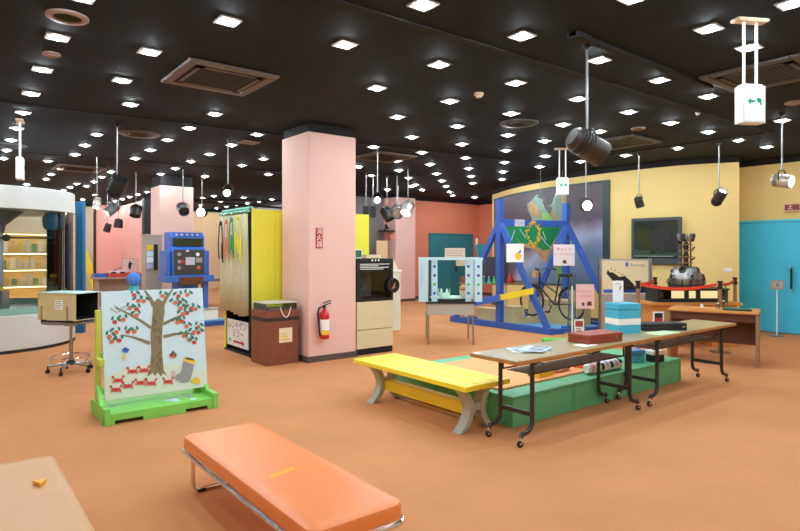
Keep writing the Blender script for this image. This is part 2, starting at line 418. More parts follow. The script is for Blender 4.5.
# hanging exit signs
def exit_sign(px, py, label, rz=0.):
    p = G(px, py, CEIL)
    t = thing('exit_sign', label, 'exit sign', p, rz, 'hanging illuminated exit signs')
    MB().box(-.14, .14, -.05, .05, -.03, 0).build('ceiling_plate', M['offwhite'], t, .02)
    for s in (-1, 1): MB().tube([(s*.055, 0, -.02), (s*.055, 0, -.52)], .011, 10).build('rod', M['white'], t)
    MB().box(-.1, .1, -.045, .045, -.82, -.53).box(-.085, .085, -.035, .035, -.53, -.515).build('housing', M['white'], t, .005)
    f = MB().prism([(-.085, -.805), (.085, -.805), (.085, -.545), (-.085, -.545)], (0, -.047, 0), X, Z, .004, 0)
    zc = -.655
    f.prism([(-.06, zc), (-.035, zc+.028), (-.035, zc+.009), (.0, zc+.009), (.0, zc-.009), (-.035, zc-.009), (-.035, zc-.028)], (0, -.049, 0), X, Z, .001, 1)
    f.prism([(.015, zc+.012), (.03, zc+.03), (.055, zc+.02), (.062, zc-.02), (.05, zc-.03), (.045, zc-.005), (.03, zc-.012), (.022, zc+.005)], (0, -.049, 0), X, Z, .001, 1)
    f.build('lit_face', [M['exitface'], M['exitgreen']], t)
exit_sign(750, 19, 'white illuminated exit sign hanging on twin rods at upper right, the nearest one', -.5)
exit_sign(562.5, 148, 'white illuminated exit sign hanging in front of the space mural', FRONT)
exit_sign(20, 120, 'white illuminated exit sign hanging edge-on above the glass drum', 1.4)

# hanging spotlights
def spot(px, d, zc, aim, label, m, lens, L=.2, r=.075, rodtop=CEIL, mesh=False, pl=None):
    p = D(px, HOR, d); p.z = CEIL
    t = thing('hanging_spotlight', label, 'spotlight', p, 0, 'spotlights hanging from the ceiling')
    MB().lathe([(.035, 0), (.035, -.03), (.012, -.05)], n=14).build('ceiling_cup', M['black'], t)
    h = CEIL-zc; aim = Vector(aim).normalized()
    MB().tube([(0, 0, -.03), (0, 0, -h+.14)], .011, 8).build('rod', M['rod'], t)
    side = aim.cross(Z)
    if side.length < .05: side = X.copy()
    side.normalize(); c = Vector((0, 0, -h))
    yk = [c+side*(r+.012), c+side*(r+.014)+Z*.09, c+side*(r*.6)+Z*.135, c+Z*.14, c-side*(r*.6)+Z*.135, c-side*(r+.014)+Z*.09, c-side*(r+.012)]
    MB().tube(yk, .009, 6).build('yoke', M['darkmetal'], t)
    b = MB().lathe([(.001, -L*.5), (r*.7, -L*.5), (r*.86, -L*.42), (r*.9, -L*.1), (r, -L*.08), (r, L*.5), (r*.88, L*.5), (r*.84, L*.3)], c, aim, 24)
    for k in range(3): b.lathe([(r*.9, -L*(.36-.08*k)), (r*1.02, -L*(.35-.08*k)), (r*1.02, -L*(.33-.08*k)), (r*.9, -L*(.32-.08*k))], c, aim, 24)
    b.build('lamp_can', m, t)
    l = MB().lathe([(r*.86, L*.32), (r*.55, L*.39), (.001, L*.42)], c, aim, 20)
    if mesh:
        for k in range(-3, 4):
            w = math.sqrt(max(0, 1-(k/4)**2))*r*.86; u2 = aim.cross(side)
            l.tube([c+aim*L*.5+side*w+u2*(k*r/4), c+aim*L*.5-side*w+u2*(k*r/4)], .003, 5, 1); l.tube([c+aim*L*.5+u2*w+side*(k*r/4), c+aim*L*.5-u2*w+side*(k*r/4)], .003, 5, 1)
    l.build('lens', [lens, M['steel']], t)
    return t
rt = Vector((SA, -CA, 0)); fw = Vector((CA, SA, 0))
DL = mat('dark_lens', (40, 44, 46), .15)
W_, K_ = M['warm'], M['coolspot']
spot(587, 5.09, 2.48, rt*1+Z*-.5+fw*.3, 'large bronze spotlight hanging nearest, above the wheeled tables', M['can'], DL, .34, .115)
spot(639, 10.7, 2.47, rt*.35-Z+fw*.1, 'dark spotlight hanging in front of the wall screen', M['can'], DL)
spot(719, 9.72, 2.46, Z*.75+rt*.15-fw*.65, 'spotlight between wall screen and door with its lit end up', M['can'], K_, .29, .085)
spot(782, 7.6, 2.48, rt*.5-fw*.8-Z*.2, 'lit silver spotlight hanging in front of the teal door', M['canlight'], K_, .24, .085)
spot(586, 10.9, 2.42, -fw-Z*.1+rt*.05, 'bright warm spotlight hanging in front of the space mural', M['can'], W_, .16, .1)
spot(117, 8.27, 2.47, rt*.5+Z*.75-fw*.4, 'black spotlight with wire grid hanging in front of the pink alcove', mat('lamp_can_black', (48, 50, 52), .4, .4), DL, .3, .11, mesh=True)
spot(112, 12.45, 2.47, -rt*.55-Z*.65-fw*.5, 'lit dark spotlight just below the black gridded one at left', M['cangrey'], K_, .3, .11)
spot(97, 10.9, 2.47, -Z-fw*.35, 'silver-grey spotlight with lit underside beside the glass drum', M['canlight'], K_, .2, .07)
spot(107.5, 17.5, 2.28, -Z*1-rt*.3, 'small dark spotlight left of a pair against the pink alcove', M['can'], DL, .26, .1)
spot(118.5, 16.5, 2.36, -Z*1-rt*.1, 'small dark spotlight right of a pair against the pink alcove', M['can'], DL, .26, .12)
spot(136, 13.0, 2.47, -Z*.9-fw*.4, 'dark spotlight pointing down at the right edge of the pink alcove', M['can'], DL, .26, .12)
spot(183, 12.5, 2.47, -fw*.8+rt*.5-Z*.5, 'dark green-grey spotlight hanging in front of the far left pink pillar', mat('lamp_can_green', (70, 80, 76), .4, .3), DL, .26, .11)
spot(202, 13.4, 2.47, -fw-Z*.15, 'bright warm spotlight hanging above the blue game machine', M['can'], W_, .2, .11)
spot(228, 9.2, 2.48, -fw-Z*.1, 'bright warm spotlight hanging above the curtain booth', M['can'], W_, .14, .06)
spot(377.5, 10.3, 2.47, -fw-Z*.1, 'bright warm spotlight hanging just right of the near pillar', M['can'], W_, .14, .06)
spot(387, 14.0, 2.47, rt*.45-Z*.8-fw*.2, 'dark spotlight pointing down beside the far right pink pillar', M['can'], DL, .34, .13)
spot(397, 13.5, 2.47, -fw*.8-Z*.3+rt*.2, 'round-faced silver spotlight in front of the far right pink pillar', M['cangrey'], mat('mirror_lens', (190, 190, 190), .15, .8), .22, .14)
spot(408, 12.45, 2.5, -rt*.35-Z*.8-fw*.5, 'lit silver spotlight hanging in front of the far right pink pillar', M['canlight'], K_, .32, .12)
spot(398, 15.5, 2.7, -Z-fw*.5, 'small lit spotlight under the round-faced silver one', M['canlight'], K_, .28, .1)
for px in (366, 373):
    p = D(px, HOR, 13.6); t = thing('hanging_speaker', 'dark grey hanging box speaker by the grey wall, '+('left of two' if px == 366 else 'right of two'), 'speaker', (p.x, p.y, CEIL), FRONT, 'hanging box speakers by the grey wall')
    MB().tube([(0, 0, 0), (0, 0, -.75)], .012, 8).build('rod', M['rod'], t)
    MB().box(-.075, .075, -.06, .06, -1.02, -.74).build('cabinet', M['darkgrey'], t, .015)
    MB().box(-.06, .06, -.066, -.06, -1.0, -.76).build('grille', M['black'], t)
# pipes near the far ceiling
for k, (a, b) in enumerate((((5.2, 17.5, 3.1), (9.4, 15.5, 3.1)), ((4.9, 16.2, 2.98), (9.4, 17.4, 2.98)))):
    pt = thing('ceiling_pipe', ('lower' if k else 'upper')+' grey pipe under the far ceiling behind the curtain booth', 'pipe', a, 0, 'pipes under the far ceiling')
    a = Vector(a); b = Vector(b)
    MB().tube([Vector(), b-a], .035, 8).build('pipe_run', M['darkmetal'], pt)
    for tt in (.15, .85):
        q = (b-a)*tt; MB().tube([q, Vector((q.x, q.y, CEIL-a.z))], .008, 6).build('hanger', M['darkmetal'], pt)

# ================================================================== BENCHES
def padded_bench(x0, x1, y0, y1, h, vinyl, label):
    cx, cy = (x0+x1)/2, (y0+y1)/2; w, l = (x1-x0)/2, (y1-y0)/2
    t = thing('padded_bench', label, 'bench', (cx, cy, 0), 0, 'low padded waiting benches')
    rr = .07; cr = [(-w+rr, -l), (w-rr, -l), (w, -l+rr), (w, l-rr), (w-rr, l), (-w+rr, l), (-w, l-rr), (-w, -l+rr)]
    def rrect(i, k=5):
        out = []
        for sx, sy, a in ((1, 1, 0), (-1, 1, PI/2), (-1, -1, PI), (1, -1, 1.5*PI)):
            for q in range(k+1):
                an = a+q/k*PI/2; out.append(Vector((sx*(w-rr)+(rr-i)*math.cos(an), sy*(l-rr)+(rr-i)*math.sin(an), 0)))
        return out
    cm = MB(); rings = [(.012, h-.085), (0, h-.075), (0, h-.03), (.008, h-.012), (.025, h-.003), (.06, h)]
    n = len(rrect(0)); vs = []; fs = []
    for i, z in rings: vs += [p+Z*z for p in rrect(i)]
    for k in range(len(rings)-1):
        for j in range(n): fs.append((k*n+j, k*n+(j+1) % n, (k+1)*n+(j+1) % n, (k+1)*n+j))
    cm.add(vs, fs, 0, True); cm.add([v for v in vs[-n:]], [tuple(range(n))], 0, True); cm.add(vs[:n], [tuple(range(n))[::-1]], 0)
    cm.build('cushion', vinyl, t)
    MB().tube([p+Z*(h-.095) for p in rrect(-.004)], .013, 8, 0, True).build('frame_rail', M['chrome'], t)
    for s in (-1, 1):
        yy = s*(l-.1); ww = w-.045; b = .055
        pts = [Vector((-ww, yy, h-.1))]+arc((-ww+b, yy, .016+b), b, PI, 1.5*PI, 6)+arc((ww-b, yy, .016+b), b, 1.5*PI, 2*PI, 6)+[Vector((ww, yy, h-.1))]
        lg = MB().tube(pts, .0135, 10).build('leg', M['chrome'], t)
        for q in (-1, 1): MB().box(q*(ww-b)-.025, q*(ww-b)+.025, yy-.018, yy+.018, 0, .022).build('rubber_foot', M['rubber'], lg, .004)
    return t
ob = padded_bench(1.23, 1.75, 2.16, 3.86, .365, M['ovinyl'], 'orange vinyl padded bench with chrome legs and a strip of yellow tape')
MB().prism([(-.1, -.04), (.06, .005), (.07, .045), (-.1, .01)], (-.03, -.17, .3665), X, Y, .001).build('tape_patch', M['tape'], ob)
padded_bench(0.0, .53, 2.25, 3.97, .365, M['bvinyl'], 'beige vinyl padded bench in the bottom left corner')
p = G(38, 484, .37)
tag(MB().prism([(-.035, .01), (.03, -.03), (.02, .04)], (p.x, p.y, .385), (SA, -CA, 0), (CA, SA, 0), .019).build('puzzle_piece', M['tape'], None, .003), 'small triangular wooden puzzle piece lying on the beige bench', 'puzzle piece')
# yellow slatted bench on grey concrete legs
t = thing('slatted_bench', 'yellow painted plank bench on grey curved concrete legs', 'bench', (3.665, 4.22, 0))
for k, (a, b) in enumerate(((-.275, -.1), (-.09, .09), (.1, .275))):
    MB().prism([(a, -.8), (b, -.8), (b, .86), (a, .86)], (0, 0, .435), X, Y, .045).build('seat_board', M['ybench'], t, .006)
for yy in (-.62, .66):
    for s in (-1, 1):
        out, inn = [], []
        for i in range(13):
            q = i/12; z = q*.388; xx = .04+.115*(2*q-.95)**2*(1.0 if q < .5 else .8)
            out.append((s*(xx+.055+.02*abs(2*q-1)), z)); inn.append((s*xx, z))
        MB().prism(out+inn[::-1], (0, yy-.05, 0), X, Z, .1).build('leg', M['concrete'], t, .006)
    MB().box(-.06, .06, yy-.04, yy+.04, .17, .24).build('leg_bridge', M['concrete'], t)
MB().box(-.05, .05, -.6, .62, .12, .225).build('stretcher', M['yrail'], t, .004)

# ================================================================== GREEN BOX PLATFORM
def gbox(x0, x1, y0, y1, label, h=.27):
    t = thing('green_box', label, 'box', (x0, y0, 0), 0, 'green boxes around the play mat')
    w, l = x1-x0-.006, y1-y0-.006
    MB().box(.003, w, .003, l, .0, h-.028).build('body', M['green'], t, .004)
    MB().box(0, w+.003, 0, l+.003, h-.026, h).build('lid', M['green'], t, .004)
    if w > l:
        for q in (.0, w-.03): MB().box(q, q+.03, -.004, .004, .0, h-.03).build('corner_trim', M['green'], t)
gbox(3.95, 4.87, 3.405, 3.68, 'green painted box at the front corner beside the yellow bench')
gbox(4.87, 5.85, 3.405, 3.68, 'green painted box in the middle of the front row, under the wheeled table')
gbox(5.85, 7.0, 3.405, 3.68, 'green painted box at the right end of the front row')
gbox(3.95, 4.22, 3.68, 4.42, 'green painted box behind the yellow bench, its near half')
gbox(3.95, 4.22, 4.42, 5.15, 'green painted box behind the yellow bench, its far half')
gbox(4.22, 5.5, 4.83, 5.15, 'green painted box in the back row left of the red box')
gbox(5.5, 7.0, 4.83, 5.15, 'green painted box in the back row behind the blue box')
gbox(6.0, 7.0, 3.68, 4.83, 'wide green box at the right end of the play mat')
tag(MB().box(4.225, 5.99, 3.69, 4.825, 0, .265).build('mat_base', M['green']), 'low green platform under the orange play mat', 'platform')
zz = [(4.05+.03*i, 3.625+(.018 if i % 2 else 0)) for i in range(64)]
pm = MB().prism(zz+[(5.94, 4.9), (4.05, 4.9)], (0, 0, .288), X, Y, .017).build('play_mat', M['orange'])
tag(pm, 'orange foam play mat with a wavy edge on the green boxes', 'mat')

# ================================================================== WHEELED TABLES
def wheeled_table(x0, x1, y0, y1, label):
    h = .7; cx, cy = (x0+x1)/2, (y0+y1)/2; L, W = (x1-x0)/2, (y1-y0)/2
    t = thing('folding_table', label, 'table', (cx, cy, 0), 0, 'folding tables on castors')
    MB().box(-L+.002, L-.002, -W, W, h-.004, h).build('table_top', M['tabletop'], t)
    MB().box(-L, L, -W-.002, W+.002, h-.032, h-.004).build('edge_band', M['tableedge'], t, .003)
    for s in (-1, 1):
        xx = s*(L-.255)
        MB().bar((xx, -W+.02, h-.045), (xx, W-.02, h-.045), .03, .025).build('leg_rail', M['legblack'], t)
        for q in (-1, 1):
            yy = q*(W-(.06 if q < 0 else .11))
            pts = [Vector((xx, yy, h-.04)), Vector((xx, yy, .19))]+[Vector((xx+s*(.09-.09*math.cos(a)), yy, .19-.09*math.sin(a))) for a in (.4, .8, 1.2, 1.5)]+[Vector((xx+s*.125, yy, .098)), Vector((xx+s*.14, yy, .075))]
            lg = MB().tube(pts, .0185, 10).build('leg', M['legblack'], t)
            cw = MB().lathe([(.001, -.011), (.02, -.011), (.026, -.006), (.026, .006), (.02, .011), (.001, .011)], (xx+s*.15, yy, .027), X*.5+Y*.86, 16, 0)
            cw.tube([(xx+s*.14, yy, .08), (xx+s*.145, yy, .055)], .013, 8, 1); cw.lathe([(.001, -.016), (.008, -.016), (.008, .016), (.001, .016)], (xx+s*.15, yy, .03), X*.5+Y*.86, 8, 1)
            cw.bar((xx+s*.143, yy, .058), (xx+s*.15, yy, .03), .034, .006, 1)
            cw.build('castor', [M['rubber'], M['chrome']], lg)
        MB().bar((xx, -W+.06, .235), (xx, W-.11, .235), .022, .034).build('crossbar', M['legblack'], t)
        MB().bar((xx, -.02, h-.05), (s*(L-.62), -.02, h-.12), .016, .01).bar((xx, .02, h-.05), (s*(L-.62), .02, h-.12), .016, .01).build('folding_brace', M['legblack'], t)
    sh = MB().bar((-L+.26, -W+.1, h-.15), (L-.26, -W+.1, h-.15), .012, .012, 0).bar((-L+.26, W-.1, h-.15), (L-.26, W-.1, h-.15), .012, .012, 0)
    sh.box(-L+.3, L-.3, -W+.1, W-.14, h-.157, h-.151, 1); sh.build('under_shelf', [M['legblack'], mat('shelf_dark_grey', (165, 160, 154), .5)], t)
    for q in (-1, 1):
        for s in (-1, 1): MB().bar((s*(L-.3), q*(W-.1), h-.15), (s*(L-.3), q*(W-.1), h-.03), .01, .01).build('shelf_hanger', M['legblack'], t)
    return t
wheeled_table(3.5, 5.47, 2.97, 3.48, 'wheeled folding table nearest the yellow bench, with the magazines and red box')
wheeled_table(5.475, 7.47, 2.97, 3.48, 'wheeled folding table farther right, carrying the long black box')
# magazines
mg = [(-.0, M['p_white']), (.005, mat('magazine_blue_grey', (150, 176, 200), .4)), (.01, mat('magazine_silver', (205, 212, 220), .35))]
for k, (z, m) in enumerate(mg):
    t = thing('magazine', ('lowest', 'middle', 'topmost')[k]+' magazine of the loose pile on the near wheeled table', 'magazine', (3.98+.03*k, 3.27-.02*k, .701+z), (-.5, -.15, .35)[k], 'magazines on the near wheeled table')
    MB().box(-.15, .15, -.105, .105, 0, .0045).build('pages', m, t)
    c = MB()
    for q in range(4): c.prism([(-.13+q*.07, -.09), (-.085+q*.07, -.09), (-.075+q*.07, .02+.02*q), (-.12+q*.07, .03)], (0, 0, .0048), X, Y, .0003, q % 2)
    c.build('cover_print', [M['p_grey'], M['p_navy']], t)
# red-brown case
t = thing('storage_case', 'red-brown flat case on the near wheeled table beside the card sign', 'case', (4.9, 3.2, .7), -.12)
MB().box(-.24, .24, -.12, .12, 0, .05).build('body', M['redbrown'], t, .004); MB().box(-.243, .243, -.123, .123, .051, .085).build('lid', M['redbrown'], t, .004)
MB().box(.12, .16, -.127, -.122, .035, .06).build('latch', M['steel'], t)
# black case
t = thing('instrument_case', 'long black case with rounded edges on the far wheeled table', 'case', (6.2, 3.24, .7), FRONT+.12)
MB().box(-.25, .25, -.1, .1, 0, .045).build('body', M['black'], t, .008); MB().box(-.25, .25, -.1, .1, .046, .078).build('lid', M['black'], t, .008)
MB().box(.19, .225, -.104, -.099, .03, .05).build('latch', M['steel'], t)
# blue boxes with a white band, and their sign card
t = thing('donation_box', 'bright blue stacked card box with a white band on the far wheeled table', 'box', (5.68, 3.38, .7), -.35)
w = .137
MB().box(-w, w, -w*.8, w*.8, 0, .09).build('lower_box', M['cyan'], t); MB().box(-w-.001, w+.001, -w*.8-.001, w*.8+.001, .09, .155).build('white_band', M['paper'], t)
MB().box(-w, w, -w*.8, w*.8, .155, .245).build('upper_box', M['cyan'], t); MB().box(-w-.003, w+.003, -w*.8-.003, w*.8+.003, .25, .31).build('lid', M['cyan'], t, .002)
t = thing('card_holder', 'tall white card standing on the bright blue box', 'sign', (5.64, 3.41, 1.01), FRONT)
MB().box(-.055, .055, -.005, .005, 0, .235).build('card', M['paper'], t); MB().box(-.055, .055, -.03, .03, 0, .006).build('foot', M['acrylic'], t)
c = MB().prism([(.01, .12), (.03, .16), (.035, .19), (.012, .17)], (0, -.0055, 0), X, Z, .0004)
c.box(-.03, .03, -.006, -.0052, .2, .205); c.build('print', M['p_grey'], t)
tag(MB().prism([(-.2, -.1), (.2, -.1), (.2, .1), (-.2, .1)], (5.95, 3.09, .703), (.96, -.1, 0), (.1, .96, 0), .002).build('paper_sheet', mat('pale_green_paper', (204, 232, 176), .6)), 'pale green paper sheet in front of the bright blue box', 'paper')
tag(MB().prism([(-.1, -.07), (.1, -.07), (.1, .07), (-.1, .07)], (4.62, 3.12, .702), X, Y, .0015).build('note_slip', M['paper']), 'small white slip lying left of the red-brown case', 'paper')
# clear twin-tube stand with card
t = thing('acrylic_stand', 'clear stand with two tall tubes behind the red-brown case', 'stand', G(572, 334.5, .7), FRONT)
MB().box(-.07, .07, -.04, .04, 0, .012).build('base', M['acrylic'], t)
for s in (-1, 1): MB().lathe([(.016, .012), (.016, .62), (.001, .62)], (s*.024, 0, 0), Z, 14).build('tube', M['acrylic'], t)
MB().box(-.008, .008, -.008, .008, .012, .5).build('core_rod', mat('pale_core', (222, 238, 226), .4), t)
t = thing('card_sign', 'small white card sign with red print before the clear tubes', 'sign', G(579, 335.5, .7), FRONT+.1)
MB().box(-.05, .05, -.004, .004, 0, .165).build('card', M['paper'], t); MB().box(-.05, .05, -.03, .02, 0, .005).build('foot', M['acrylic'], t)
c = MB().prism([(-.04, .09), (.04, .09), (.04, .15), (-.04, .15)], (0, -.0047, 0), X, Z, .0004)
for q in range(3): c.prism([(-.035, .02+.022*q), (.03-.01*q, .02+.022*q), (.03, .03+.022*q), (-.035, .03+.022*q)], (0, -.0047, 0), X, Z, .0004, q % 2)
c.build('print', [mat('brick_red_print', (170, 70, 60), .6), M['p_brown']], t)
t = thing('photo_card', 'small dark photo card between the bright blue box and the black case', 'sign', (6.42, 3.38, .7), FRONT)
MB().box(-.06, .06, -.006, .006, 0, .17).build('frame', M['paper'], t); MB().box(-.045, .045, -.009, -.006, .04, .155).build('photo', M['p_black'], t)
MB().box(-.04, .04, -.011, -.009, .06, .1).build('photo_highlight', M['signred'], t)

# toys on the mat
def roll(x, y, z, l, r, rz, label, m0, m1):
    t = thing('soft_roll', label, 'toy roll', (x, y, z), rz, 'printed soft rolls on the play mat')
    MB().lathe([(.001, -l/2+.01), (r*.7, -l/2), (r, -l/2+.03), (r, l/2-.03), (r*.7, l/2), (.001, l/2-.01)], (0, 0, r), X, 20).build('body', m0, t)
    for q in range(7):
        a = random.uniform(-1.7, -.4); xx = -l/2+.06+q*(l-.12)/6
        MB().lathe([(r+.001, -.025), (r+.0022, 0), (r+.001, .025)], (xx, 0, r), X, 7, 0, True, a, a+1.3).build('print_patch', M['p_lilac' if q % 2 else 'p_black'], t)
    MB().lathe([(r+.0015, -.03), (r+.003, -.02), (r+.003, .02), (r+.0015, .03)], (-l/2+.06, 0, r), X, 20).build('pink_band', m1, t)
roll(5.58, 3.545, .273, .6, .055, -.05, 'white and black printed soft roll on the front green box', M['p_white'], M['p_pink'])
roll(5.16, 3.78, .292, .3, .05, .1, 'pink-ended soft roll beside the white printed one', M['p_pink'], M['p_white'])
roll(5.8, 4.1, .292, .4, .06, .5, 'white soft roll lying askew on the play mat', M['p_white'], M['p_lilac'])
def crate(x, y, z, w, d, h, rz, label, m, lidm, name='toy_box'):
    t = thing(name, label, 'toy box', (x, y, z), rz)
    MB().box(-w/2, w/2, -d/2, d/2, 0, h*.62).build('body', m, t, .006); MB().box(-w/2-.005, w/2+.005, -d/2-.005, d/2+.005, h*.64, h).build('lid', lidm, t, .006)
crate(6.36, 3.64, .271, .2, .13, .14, -.35, 'blue plastic toy box on the green boxes under the far table', M['cyan'], mat('blue_lid', (58, 150, 214), .4))
crate(6.57, 3.5, .271, .17, .12, .13, -.3, 'black and white toy box at the right end of the green boxes', M['p_black'], M['p_white'])
crate(4.82, 3.78, .288, .26, .14, .08, .1, 'flat yellow toy box on the play mat behind the near table', M['p_yellow'], M['p_yellow'])
crate(5.62, 3.82, .288, .35, .16, .1, .25, 'orange and yellow toy box beside the printed rolls', M['p_orange'], M['p_yellow'])
crate(5.72, 4.35, .288, .3, .16, .13, .3, 'dark green toy box at the back of the play mat', M['p_green'], M['p_green'])
tag(MB().prism([(-.3, -.16), (.3, -.16), (.3, .16), (-.3, .16)], (6.3, 4.55, .3), X, Y, .03).build('foam_block', M['p_lgreen'], None, .006), 'bright green flat foam block on the green boxes behind the blue box', 'foam block')

# ================================================================== PERSIMMON TREE PICTURE BOARD
t = thing('picture_board_stand', 'lime green stand holding a painted board of a fruit tree with crabs', 'picture board', (1.14, 5.68, 0))
W2 = 1.03
for xx in (.0, W2-.05):
    MB().prism([(-.012, 0), (.6, 0), (.6, .12), (.46, .15), (.12, .15), (-.012, .15)], (xx, 0, 0), Y, Z, -.05).build('side_foot', M['lime'], t, .004)
    xp = xx-(.06 if xx else 0); MB().box(xp+.005, xp+.045, .36, .43, .1, .84 if xx else 1.0).build('post', M['limeyellow'], t, .004)
    MB().prism([(.2, .14), (.36, .14), (.36, .3)], (xx+.005, 0, 0), Y, Z, -.04).build('gusset', M['lime'], t)
MB().box(.05, W2-.05, .03, .52, .06, .1).build('base_board', M['lime'], t, .004)
fb = MB().prism([(0, 0), (.09, 0), (.09, .035), (.33, .035), (.33, 0), (.72, 0), (.72, .035), (.93, .035), (.93, 0), (W2, 0), (W2, .1), (0, .1)], (0, 0, 0), X, Z, .03)
fb.build('front_rail', M['lime'], t, .003)
MB().box(.05, W2-.05, .37, .42, .2, .26).box(.05, W2-.05, .37, .42, .55, .6).build('crossbar', M['limeyellow'], t)
MB().box(.0, .045, .2, .45, .5, .56).build('side_rail', M['limeyellow'], t)
po = Vector((.055, .25, .165)); pu = Vector((0, .15, 1)).normalized(); PW, PH = .965, 1.02
pn = X.cross(pu)
pl = MB().prism([(0, 0), (PW, 0), (PW, PH), (0, PH)], po, X, pu, .025).build('panel', M['p_sky'], t, .003)
def pic(x, y):                       # photo measure of the board -> board plane
    yl = lambda u: (40-15*u, 412-47*u)
    u = .5
    for _ in range(6):
        a, b = yl(u); v = (y-a)/(b-a); u = (x-(50+30*v))/((402+22*v)-(50+30*v))
    return (u*PW, (1-v)*PH)
art = MB(); lay = [0]
def shape(pts, m, conv=True):
    lay[0] += 1; q = [pic(*p) for p in pts] if conv else pts
    q = [(min(max(a, .002), PW-.002), min(max(b, .002), PH-.002)) for a, b in q]
    art.prism(q, po+pn*(.0012+.00002*lay[0]), X, pu, .0008, m)
def ell(x, y, a, b, m, rot=0, n=10):
    c = pic(x, y); shape([(c[0]+a*math.cos(k*2*PI/n)*math.cos(rot)-b*math.sin(k*2*PI/n)*math.sin(rot), c[1]+a*math.cos(k*2*PI/n)*math.sin(rot)+b*math.sin(k*2*PI/n)*math.cos(rot)) for k in range(n)], m, False)
def stroke(pts, w0, w1, m):
    n = len(pts); L, R = [], []
    for i, (x, y) in enumerate(pts):
        x2, y2 = pts[min(i+1, n-1)]; x1, y1 = pts[max(i-1, 0)]; dx, dy = x2-x1, y2-y1; q = math.hypot(dx, dy) or 1
        w = w0+(w1-w0)*i/(n-1); L.append((x-dy/q*w/2, y+dx/q*w/2)); R.append((x+dy/q*w/2, y-dx/q*w/2))
    for i in range(n-1): shape([L[i], L[i+1], R[i+1], R[i]], m)
AM = ['p_sky', 'p_sand', 'p_trunk', 'p_trunkdark', 'p_orange', 'p_red', 'p_green', 'p_grey', 'p_yellow', 'p_blue', 'p_brown', 'p_pink', 'p_white', 'p_black']
ix = {k: i for i, k in enumerate(AM)}
shape([(76, 335), (130, 305), (220, 288), (320, 292), (418, 312), (423, 364), (80, 410)], ix['p_sand'])
for i in range(60):
    shape([(p[0], p[1]) for p in (lambda x, y: ((x, y), (x+3, y+1), (x+2, y+3)))(random.uniform(85, 400), random.uniform(60, 290))], ix['p_white' if i % 3 else 'p_pink'])
stroke([(218, 165), (190, 145), (160, 127), (125, 108), (98, 96)], 11, 4, ix['p_trunk'])
stroke([(216, 218), (190, 208), (160, 197), (125, 190)], 13, 4, ix['p_trunk'])
stroke([(260, 152), (295, 135), (330, 120), (372, 98)], 12, 4, ix['p_trunk'])
stroke([(262, 196), (300, 187), (340, 182), (375, 188)], 12, 4, ix['p_trunk'])
stroke([(226, 90), (212, 62), (192, 34)], 15, 7, ix['p_trunk'])
stroke([(254, 90), (268, 62), (290, 30)], 15, 7, ix['p_trunk'])
shape([(222, 110), (222, 78), (240, 62), (262, 78), (264, 110), (258, 160), (257, 210), (260, 260), (266, 310), (278, 328), (262, 320), (258, 332), (246, 318), (236, 330), (230, 318), (210, 332), (219, 305), (222, 250), (217, 190)], ix['p_trunk'])
for i in range(26):
    x = random.uniform(222, 252); y = random.uniform(95, 300); shape([(x, y), (x+5, y+1), (x+3, y+random.uniform(8, 26)), (x+1, y+12)], ix['p_trunkdark'])
fruit = [(157, 52), (172, 72), (190, 73), (167, 100), (145, 97), (168, 122), (98, 145), (125, 137), (92, 212), (115, 208), (83, 195), (104, 180), (142, 178), (163, 178), (255, 55), (312, 55), (345, 50), (300, 78), (317, 76), (333, 87), (320, 98), (358, 98), (375, 100), (328, 117), (345, 113), (310, 145), (343, 160), (325, 142), (387, 162), (370, 180), (388, 181), (334, 192), (352, 205), (372, 215)]
for i, (x, y) in enumerate(fruit):
    dx = -14 if i % 2 else 13
    ell(x+dx, y-9, .026, .013, ix['p_green'], .7 if i % 2 else -.8); ell(x-dx*.6, y-13, .022, .011, ix['p_green'], 1.9 if i % 2 else 1.2)
    ell(x, y, .023, .021, ix['p_orange' if i % 3 else 'p_red']); ell(x, y-5, .009, .005, ix['p_green'])
for x, y in ((110, 92), (120, 100), (100, 104)): stroke([(x-18, y-6), (x+2, y+8), (x+22, y-2)], 3, 3, ix['p_grey'])
for x, y in ((118, 342), (163, 312), (200, 309), (113, 373), (150, 361), (190, 351), (225, 353), (282, 348)):
    stroke([(x-9, y-2), (x-17, y-9)], 4, 3, ix['p_red']); stroke([(x+9, y-2), (x+16, y-11)], 4, 3, ix['p_red'])
    for k in (-1, 0, 1): stroke([(x-6, y+3*k+2), (x-17, y+4*k+5)], 2, 2, ix['p_red']); stroke([(x+6, y+3*k+2), (x+17, y+4*k+5)], 2, 2, ix['p_red'])
    ell(x-17, y-11, .012, .010, ix['p_red']); ell(x+16, y-13, .012, .010, ix['p_red']); ell(x, y, .031, .021, ix['p_red']); ell(x-4, y-6, .005, .005, ix['p_white']); ell(x+4, y-6, .005, .005, ix['p_white'])
shape([(336, 272), (372, 285), (368, 310), (362, 335), (352, 350), (330, 352), (305, 340), (308, 326), (325, 318)], ix['p_grey'])
shape([(338, 263), (378, 277), (374, 292), (333, 277)], ix['p_yellow']); ell(356, 272, .05, .012, ix['p_trunkdark'], -.3)
stroke([(300, 325), (290, 318), (298, 312), (306, 322), (300, 330), (288, 328)], 3, 3, ix['p_pink'])
shape([(283, 258), (297, 243), (310, 256), (306, 268), (290, 268)], ix['p_brown']); shape([(288, 260), (308, 260), (305, 268), (291, 268)], ix['p_orange']); ell(300, 254, .005, .005, ix['p_white'])
shape([(361, 345), (380, 332), (396, 342), (392, 356), (370, 355)], ix['p_yellow'])
shape([(124, 238), (136, 230), (150, 240), (140, 250), (128, 246)], ix['p_blue']); shape([(128, 262), (134, 250), (138, 268), (131, 275)], ix['p_yellow']); ell(138, 238, .008, .008, ix['p_black'])
art.build('painted_tree', [M[k] for k in AM], pl)
